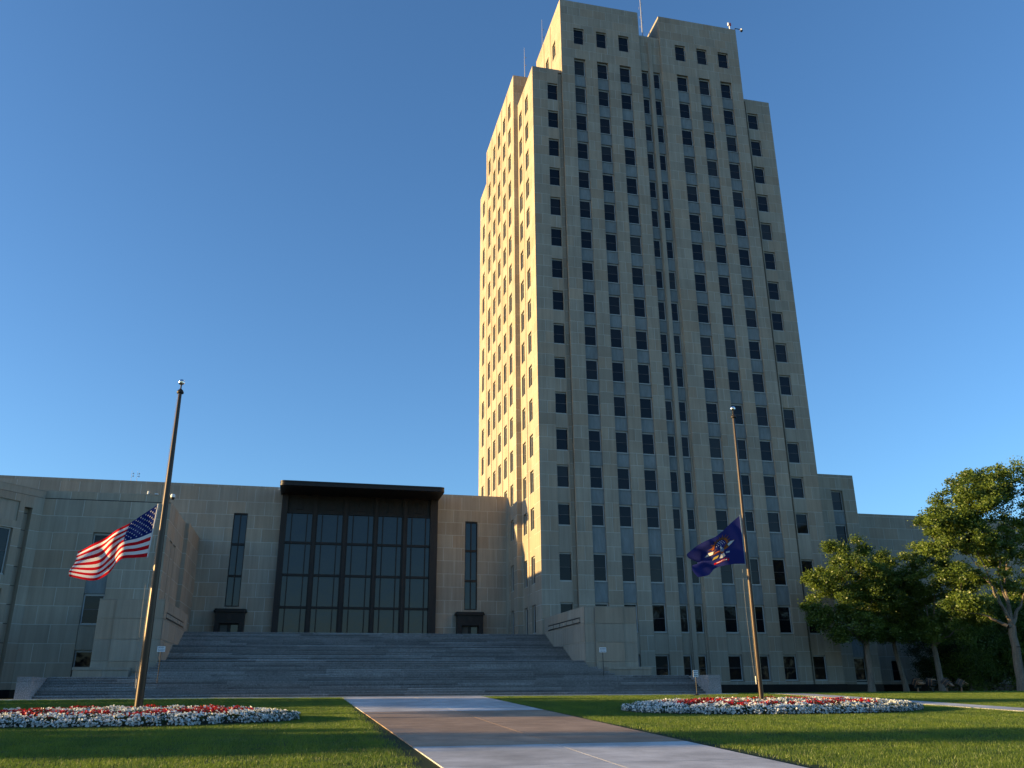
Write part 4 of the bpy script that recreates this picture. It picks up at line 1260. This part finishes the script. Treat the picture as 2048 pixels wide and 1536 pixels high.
# ------------------------------------------------------------------ flower beds
def bed(cx, cy, ax, ay, label, seed, n, red_in, red_out):
    r_ = np.random.RandomState(seed)
    t = thing('flower_bed', label, 'flower bed', (cx, cy, gz(cy)), group='petunia beds round the flagpoles')
    GZ = np.vectorize(gz)
    def hgt(rad): return 0.20 + 0.20 * np.clip(1 - rad ** 3, 0, 1) ** .6
    z0 = gz(cy)
    # soil and foliage mound
    nr, na = 10, 72
    V = []
    for i in range(nr + 1):
        for j in range(na):
            rd = i / nr; a = 2 * pi * j / na
            x, y = rd * ax * cos(a), rd * ay * sin(a)
            V.append((x, y, gz(cy + y) - z0 + (0.0 if i == nr else 0.22 * (1 - rd ** 4) + 0.04)))
    Fq = [(i * na + j, i * na + (j + 1) % na, (i + 1) * na + (j + 1) % na, (i + 1) * na + j) for i in range(nr) for j in range(na)]
    link('soil', np_mesh('soil', np.array(V), np.array(Fq), [mat_soil]), t)
    def scatter(N, outer):
        rad = np.sqrt(r_.uniform(0, 1, N)); a = r_.uniform(0, 2 * pi, N)
        return rad, a
    # leaves
    N = int(n * 3.2); rad, a = scatter(N, 0)
    X = rad * ax * np.cos(a); Yy = rad * ay * np.sin(a)
    Z = GZ(cy + Yy) - z0 + hgt(rad) * r_.uniform(.35, 1.12, N)
    th = r_.uniform(0, 2 * pi, N); L = r_.uniform(.05, .09, N); W = L * .5; tl = r_.uniform(-.5, .9, N)
    d = np.stack([np.cos(th) * np.cos(tl), np.sin(th) * np.cos(tl), np.sin(tl)], 1); sd = np.stack([-np.sin(th), np.cos(th), r_.uniform(-.4, .4, N)], 1)
    Cc = np.stack([X, Yy, Z], 1)
    Vv = np.stack([Cc - d * L[:, None] * .5, Cc + sd * W[:, None] * .5, Cc + d * L[:, None] * .5, Cc - sd * W[:, None] * .5], 1).reshape(-1, 3)
    Ff = np.arange(4 * N).reshape(-1, 4)
    o = link('foliage', np_mesh('foliage', Vv, Ff, [PLEAF], r_.uniform(0, 1, N)), t); o['kind'] = 'stuff'
    # flowers: shallow six-sided funnels
    N = n; rad, a = scatter(N, 1)
    k = int(N * .17); rad[:k] = r_.uniform(.93, 1.0, k)       # dense rim
    X = rad * ax * np.cos(a); Yy = rad * ay * np.sin(a)
    lump = 0.05 * np.sin(X * 2.7 + seed) * np.sin(Yy * 3.1) + 0.035 * np.sin(X * 6.1) * np.cos(Yy * 5.3)
    Z = GZ(cy + Yy) - z0 + hgt(rad) + lump + r_.uniform(-.05, .06, N)
    rim = rad > .92
    Z[rim] = (GZ(cy + Yy) - z0)[rim] + r_.uniform(.05, .27, rim.sum())
    zig = np.abs(((a * 9 / (2 * pi)) % 1) - .5) * 2
    red = (rad < red_out + .20 * zig) & (rad > red_in + .16 * zig)
    red &= r_.uniform(0, 1, N) < .86
    gapn = np.sin(X * 5.3 + 1.7 * np.sin(Yy * 4.1)) * np.sin(Yy * 6.7 + 1.3 * np.sin(X * 3.7)) + r_.uniform(-.5, .5, N)
    keep = gapn > -.45
    nrm = np.stack([X / ax * rad * .9, Yy / ay * rad * .9, np.full(N, .75)], 1) + r_.normal(0, .38, (N, 3)); nrm[:, 2] = np.abs(nrm[:, 2])
    nrm /= np.linalg.norm(nrm, axis=1)[:, None]
    ref = np.where(np.abs(nrm[:, 2:3]) < .9, np.array([[0, 0, 1.]]), np.array([[1., 0, 0]]))
    A = np.cross(nrm, ref); A /= np.linalg.norm(A, axis=1)[:, None]; B = np.cross(nrm, A)
    R0 = r_.uniform(.032, .052, N)
    Cc = np.stack([X, Yy, Z], 1)
    ring = [Cc + (A * cos(q * pi / 3) + B * sin(q * pi / 3)) * (R0 * (1.0 if q % 2 else .88))[:, None] + nrm * (0.004 if q % 2 else -.003) for q in range(6)]
    cen = Cc - nrm * .014
    V7 = np.stack(ring + [cen], 1)
    for nm, msk, mt in (('white_petunias', ~red & keep, PWHITE), ('red_petunias', red & keep, PRED)):
        v = V7[msk]; M = len(v)
        base = np.arange(M)[:, None] * 7
        F_ = np.concatenate([np.stack([base[:, 0] + q, base[:, 0] + (q + 1) % 6, base[:, 0] + 6], 1) for q in range(6)], 0)
        tn = np.tile(r_.uniform(0, 1, M), 6)
        o = link(nm, np_mesh(nm, v.reshape(-1, 3), F_, [mt], tn), t); o['kind'] = 'stuff'
mat_soil = mat('bed_soil', (0.012, 0.018, 0.008), 0.95)
bed(-6.3, 35.4, 6.3, 3.0, 'low round bed of white and red petunias around the left flagpole', 3, 13500, .30, .62)
bed(21.0, 37.6, 7.25, 3.7, 'low oval bed of white and red petunias around the right flagpole', 5, 18000, .30, .60)

# ------------------------------------------------------------------ trees
def tree_meshes(seed, H, fork, trunk_r, blobs, nclu, leaves, leaf=.15, lean=(0, 0), limbs=None, spread=.42):
    """local coordinates, trunk base at origin. blobs: (cx,cy,cz,rx,ry,rz,weight)"""
    r_ = np.random.RandomState(seed)
    wts = np.array([b[6] for b in blobs], float); wts /= wts.sum()
    clus = []
    while len(clus) < nclu:
        b = blobs[r_.choice(len(blobs), p=wts)]
        v = r_.normal(0, 1, 3); v /= np.linalg.norm(v)
        rr_ = r_.uniform(.35, 1.0) ** .5
        clus.append((b[0] + v[0] * b[3] * rr_, b[1] + v[1] * b[4] * rr_, b[2] + v[2] * b[5] * rr_))
    clus = np.array(clus)
    mb = MB()
    nodes = []
    def seg(a, b, r0, r1, n=7): mb.tube(a, b, r0, r1, BARK, n, False)
    tp = Vector((lean[0], lean[1], fork))
    prev = Vector((0, 0, -.1)); pr = trunk_r * 1.35
    for k in range(1, 7):
        q = k / 6
        cur = Vector((lean[0] * q + r_.uniform(-.05, .05), lean[1] * q + r_.uniform(-.05, .05), fork * q)); r1 = trunk_r * (1.0 - .25 * q) * (1.05 if k > 1 else 1.1)
        seg(prev, cur, pr, r1, 10); prev, pr = cur, r1
        if k > 3: nodes.append((cur, r1))
    if limbs is None:
        limbs = []
        for k in range(5):
            a = 2 * pi * (k + r_.uniform(-.2, .2)) / 5; ln = r_.uniform(.3, .45) * H
            limbs.append([(lean[0] + cos(a) * ln * .25, lean[1] + sin(a) * ln * .25, fork + (H - fork) * .35), (lean[0] + cos(a) * ln * .5, lean[1] + sin(a) * ln * .5, fork + (H - fork) * .56)])
        limbs.append([(lean[0], lean[1], fork + (H - fork) * .4), (lean[0] + .3, lean[1], fork + (H - fork) * .62)])
    for lb in limbs:
        p, rr_ = tp, trunk_r * .55
        for q in lb:
            q = Vector(q); n = 4; p0 = p
            for i in range(1, n + 1):
                t = i / n; c = p0.lerp(q, t) + Vector(r_.normal(0, .10, 3)) * (1 if i < n else .3); r1 = max(rr_ * .80, .018)
                seg(p, c, rr_, r1, 6); p, rr_ = c, r1; nodes.append((c, r1))
    NP = np.array([tuple(n[0]) for n in nodes]); NR = [n[1] for n in nodes]
    order = np.argsort([np.min(np.linalg.norm(NP - c, axis=1)) for c in clus])
    for ci in order:
        c = clus[ci]; dst = np.linalg.norm(NP - c, axis=1) + np.maximum(0, NP[:, 2] - c[2]) * .8
        i = int(np.argmin(dst)); a = Vector(NP[i]); b = Vector(c); ra = min(NR[i] * .6, .07)
        mid_ = a.lerp(b, .5) + Vector((0, 0, .12 * (b - a).length)); r1 = max(ra * .6, .008)
        seg(a, mid_, ra, (ra + r1) / 2, 4); seg(mid_, b, (ra + r1) / 2, r1, 4)
        NP = np.vstack([NP, [tuple(mid_)], [tuple(b)]]); NR += [(ra + r1) / 2, r1]
    o = mb.build('tmp', smooth=True); tm = o.data; bpy.data.objects.remove(o); tm.name = 'trunk'
    per = leaves // nclu
    cs = r_.uniform(.6, 1.25, nclu) * spread * 1.6
    Cc = np.repeat(clus, per, 0) + r_.normal(0, 1, (nclu * per, 3)) * np.repeat(cs, per)[:, None] * np.array([[.6, .6, .42]])
    N = len(Cc)
    th = r_.uniform(0, 2 * pi, N); tl = r_.uniform(-1.0, .6, N); L = r_.uniform(.7, 1.3, N) * leaf; W = L * .55
    d = np.stack([np.cos(th) * np.cos(tl), np.sin(th) * np.cos(tl), np.sin(tl)], 1)
    sd = np.cross(d, r_.normal(0, 1, (N, 3))); sd /= np.linalg.norm(sd, axis=1)[:, None]
    V = np.stack([Cc - d * L[:, None] * .5, Cc + sd * W[:, None] * .5, Cc + d * L[:, None] * .5, Cc - sd * W[:, None] * .5], 1).reshape(-1, 3)
    tn = np.clip(np.repeat(r_.uniform(.1, .8, nclu), per) + r_.normal(0, .18, N), 0, 1)
    cm = np_mesh('crown', V, np.arange(4 * N).reshape(-1, 4), [LEAF], tn)
    return tm, cm
def tree(label, loc, tm, cm, rz=0, sc=1.0, leafm=None, group=None, cat='tree', name='ash_tree'):
    t = thing(name, label, cat, loc, group); t.rotation_euler = (0, 0, rz); t.scale = (sc, sc, sc)
    link('trunk', tm, t)
    if leafm: cm = cm.copy(); cm.materials[0] = leafm
    link('crown', cm, t)
    return t
g65 = gz(65)
# big tree at the right edge
tm, cm = tree_meshes(11, 18, 5.0, .36, [(-2.2, 0, 14.6, 2.6, 2.6, 1.9, 2), (-.4, 0, 16.2, 2.6, 2.6, 2.0, 2), (2.0, 0, 15.2, 3.6, 3.4, 3.4, 2.2), (-4.6, 0, 13.2, 2.0, 1.8, 1.2, 1.1), (-2.4, 0, 12.0, 2.6, 2.4, 1.3, 1.5), (1.2, .5, 11.4, 2.6, 3, 1.6, 1.0), (-4.0, -.3, 6.7, 2.3, 1.4, .7, .6), (3.4, 0, 9.0, 3, 3, 2.5, 1.2), (-3.6, .3, 9.2, 2.0, 1.8, .7, .5), (0.6, .2, 8.6, 1.6, 1.8, .8, .35), (-5.6, 0, 11.0, 1.4, 1.2, .6, .4)], 460, 78000, .20, (.15, 0),
    [[(-1.6, 0, 5.5), (-3.2, 0, 5.9), (-5.4, 0, 6.3)], [(-.9, 0, 7.6), (-2.0, .2, 10.0), (-4.0, .2, 11.2), (-5.6, .2, 11.4)], [(-1.1, 0, 8.4), (-1.9, 0, 11.6), (-2.0, 0, 14.2)], [(-.1, 0, 8.4), (.1, 0, 11.6), (-.2, 0, 15.6)], [(.6, .3, 8.5), (1.8, .2, 12.0), (2.6, 0, 15.6)], [(1.6, 0, 7.0), (3.6, .5, 9.0)]], spread=.30)
tree('tall leafy ash tree at the right edge of the lawn with bare forked lower limbs', (55.1, 60.0, gz(60)), tm, cm)
# middle tree with olive crown
tm2, cm2 = tree_meshes(21, 13, 3.9, .27, [(-.6, 0, 9.6, 2.9, 2.8, 2.2, 2.4), (-3.4, 0, 9.2, 1.5, 1.4, .9, .5), (-2.9, 0, 7.2, 2.4, 2.2, 1.3, 1.1), (2.2, 0, 9.4, 1.7, 1.6, 1.3, .8), (1.5, 0, 7.6, 2.8, 2.4, 1.9, 1.4), (-1.2, 0, 5.3, 3.2, 2.6, 1.3, 1.5), (1.8, .4, 4.9, 2.0, 2.0, .9, .6), (-1.6, 0, 11.9, 1.0, 1.0, .9, .35), (.6, 0, 12.2, 1.1, 1.0, .9, .4), (-4.2, 0, 6.0, 1.0, 1.0, .6, .25)], 330, 52000, .19, (.15, 0), [[(-1.2, 0, 5.4), (-2.6, 0, 6.9)], [(-.4, .2, 6.6), (-.9, .2, 9.4), (-1.2, 0, 11.0)], [(.6, 0, 6.2), (1.4, 0, 7.8)], [(0, .5, 6.4), (.6, .3, 9.4), (.7, 0, 11.6)], [(.8, -.6, 5.0), (1.7, -.4, 5.4)], [(-1.6, -.4, 5.0), (-3.0, -.2, 5.4)]], spread=.30)
tree('rounded ash tree nearest the tower, its upper crown glowing olive green', (46.9, 67.5, g65), tm2, cm2)
tm3, cm3 = tree_meshes(31, 12.4, 4.0, .22, [(-.8, 0, 9.4, 2.2, 2.2, 1.9, 2), (1.3, 0, 8.2, 1.9, 1.9, 1.7, 1.3), (-2.2, 0, 7.2, 1.9, 1.8, 1.2, .9), (1.6, 0, 5.8, 2.2, 2.0, 1.2, .9), (-.6, 0, 5.2, 2.4, 2.2, 1.0, 1.0), (-.4, 0, 11.4, 1.0, 1.0, .8, .4), (3.0, 0, 7.0, 1.1, 1.1, .7, .35)], 270, 42000, .19, (-.55, 0), [[(-1.6, 0, 5.6), (-2.0, 0, 7.4)], [(-.6, .3, 6.0), (-.6, .2, 8.8)], [(.3, 0, 5.6), (1.1, 0, 7.2)]], spread=.30)
tree('slim ash tree with a leaning trunk between the two rounder trees', (52.1, 70.0, g65), tm3, cm3, 0, 1.0)
tree('ash tree with a straight pale trunk just left of the big right tree', (53.9, 67.6, g65), tm2, cm2, 2.1, .98)
# dark wooded border under the big tree, at the foot of the east wing
tm5, cm5 = tree_meshes(51, 8, 1.6, .16, [(0, 0, 4.4, 2.9, 2.6, 3.2, 3), (0, 0, 2.0, 2.6, 2.4, 1.9, 2.0), (.8, 0, 6.2, 1.8, 1.8, 1.6, 1)], 170, 30000, .17)
SH = ['dense dark spruce-like shrub tree behind the third trunk from the tower', 'dense dark shrub tree in the shade just left of the big trunk', 'dense dark shrub tree in the shade directly behind the big trunk', 'dense dark shrub tree in the deepest shade of the border', 'dense dark shrub tree low down between two taller ones', 'dense dark shrub tree at the far right end of the border']
for i, (x, y, s_) in enumerate(((60.6, 75.8, .9), (61.8, 73.5, 1.05), (64.6, 75, 1.15), (67.5, 73, 1.2), (66.2, 78.5, 1.2), (71, 76, 1.25))):
    tree(SH[i], (x, y, 1.28), tm5, cm5, i * 1.3, s_, LEAFD if i == 0 else None, 'dark shrub trees at the foot of the right wing', 'tree', 'shrub_tree')
for o in bpy.data.objects:
    if o.name.startswith('crown') and o.parent and o.parent.name.startswith('shrub_tree'): o.data = bpy.data.objects['shrub_tree'].children[1].data if bpy.data.objects['shrub_tree'].children[1].name.startswith('crown') else o.data
# trees outside the frame: west of the lawn (unseen, added and shaped to band the lawn with shade) and south behind the camera
tmf, cmf = tree_meshes(61, 8, 4.6, .22, [(0, 0, 6.9, 4.6, 4.3, .75, 3)], 120, 26000, .18)  # thin crown shaped to shade the path yet leave the flower bed lit
W1 = 'unseen tree added west of the picture to shade the lawn, '
for la, x, y, s_, tm_, cm_ in ((W1 + 'round, nearest the camera', -30, 28.4, .95, tm5, cm5), (W1 + 'flat topped, the southern one', -30, 41.3, .74, tmf, cmf), (W1 + 'flat topped, the northern one', -30.5, 47.2, .74, tmf, cmf),
                               (W1 + 'tall and bushy, before the wing', -30, 49.9, 1.15, tm5, cm5), (W1 + 'bushy, closest to the wing', -32, 54.2, .75, tm5, cm5)) + tuple((W1 + 'low shrub %s in the row' % w_, -30 + .4 * (k % 2), 26.0 + 2.15 * k, (.50 if k < 4 else (.38 if k < 7 else .46)), tm5, cm5) for k, w_ in enumerate(('one', 'two', 'three', 'four', 'five', 'six', 'seven', 'eight', 'nine', 'ten', 'eleven', 'twelve'))):
    tree(la, (x, y, gz(y)), tm_, cm_, x * .7, s_, None, 'unseen trees added to shade the lawn')
for i, x in enumerate(range(-70, 190, 9)):
    tree('bushy tree in the row far behind the viewpoint, mirrored in the ground floor windows', (x, -58 + 3 * sin(i * 2.1), 0), tm5, cm5, i * 1.1, 1.15 + .15 * sin(i * 1.7), None, 'bushy trees far behind the viewpoint', 'tree', 'shrub_tree')
for i, (x, y, s_) in enumerate(((66, -30, 1.45), (76, -34, 1.6), (87, -30, 1.5), (97, -35, 1.65), (108, -31, 1.55), (120, -34, 1.6), (133, -30, 1.5))):
    tree('tall mall tree behind the viewpoint, mirrored in the lower tower windows', (x, y, 0), tm2, cm2, i * 1.3, s_, None, 'tall trees along the mall behind the viewpoint')

# ------------------------------------------------------------------ grass
def tuft(seed, n=34, rad=.17):
    r_ = np.random.RandomState(seed)
    x = r_.normal(0, rad, n); y = r_.normal(0, rad, n); h_ = r_.uniform(.026, .058, n); th = r_.uniform(0, 2 * pi, n); w_ = r_.uniform(.003, .006, n)
    lx = r_.normal(0, .022, n); ly = r_.normal(0, .022, n)
    V = np.stack([np.stack([x - w_ * np.cos(th), y - w_ * np.sin(th), np.full(n, -.02)], 1), np.stack([x + w_ * np.cos(th), y + w_ * np.sin(th), np.full(n, -.02)], 1), np.stack([x + lx, y + ly, h_], 1)], 1).reshape(-1, 3)
    me = np_mesh('grass_tuft', V, np.arange(3 * n).reshape(-1, 3), [BLADE], r_.uniform(0, 1, n))
    return bpy.data.objects.new('grass_tuft', me)
def lawn_area(name, quads):
    V = []; Fq = []
    for (x0, x1, y0, y1) in quads:
        ny = max(1, int((y1 - y0) / 3)); ys = np.linspace(y0, y1, ny + 1)
        for a, b in zip(ys, ys[1:]):
            k = len(V); V += [(x0, a, gz(a)), (x1, a, gz(a)), (x1, b, gz(b)), (x0, b, gz(b))]; Fq.append((k, k + 1, k + 2, k + 3))
    return np_mesh(name, np.array(V), np.array(Fq), [LAWN])
def gn_scatter(obj, tufts, density, seed):
    ng = bpy.data.node_groups.new('scatter', 'GeometryNodeTree')
    ng.interface.new_socket('Geometry', in_out='INPUT', socket_type='NodeSocketGeometry'); ng.interface.new_socket('Geometry', in_out='OUTPUT', socket_type='NodeSocketGeometry')
    N, L = ng.nodes, ng.links
    i = N.new('NodeGroupInput'); o = N.new('NodeGroupOutput')
    d = N.new('GeometryNodeDistributePointsOnFaces'); d.inputs['Density'].default_value = density; d.inputs['Seed'].default_value = seed
    oi = N.new('GeometryNodeObjectInfo'); oi.inputs['Object'].default_value = tufts
    ip = N.new('GeometryNodeInstanceOnPoints')
    rv = N.new('FunctionNodeRandomValue'); rv.data_type = 'FLOAT'; rv.inputs[2].default_value = 0; rv.inputs[3].default_value = 6.28
    cx = N.new('ShaderNodeCombineXYZ')
    sv = N.new('FunctionNodeRandomValue'); sv.data_type = 'FLOAT'; sv.inputs[2].default_value = .7; sv.inputs[3].default_value = 1.35; sv.inputs['Seed'].default_value = 9
    L.new(i.outputs[0], d.inputs['Mesh']); L.new(d.outputs['Points'], ip.inputs['Points']); L.new(oi.outputs['Geometry'], ip.inputs['Instance'])
    L.new(rv.outputs[1], cx.inputs['Z']); L.new(cx.outputs[0], ip.inputs['Rotation']); L.new(sv.outputs[1], ip.inputs['Scale'])
    L.new(ip.outputs[0], o.inputs[0])
    md = obj.modifiers.new('scatter', 'NODES'); md.node_group = ng
def seed_obj(o):      # the first tuft stands in the lawn itself
    C.objects.link(o); o.location = (14, 30, gz(30)); o['kind'] = 'stuff'
    return o
tf = seed_obj(tuft(1))
lw = link('grass', lawn_area('grass', [(-40, 2.3, 12, 55.0), (10.95, 31, 12, 55.0), (33.1, 60, 12, 56), (28.3, 60, 56, 66), (-40, -16.7, 55, 60)])); lw['kind'] = 'stuff'
gn_scatter(lw, tf, 34.0, 4)
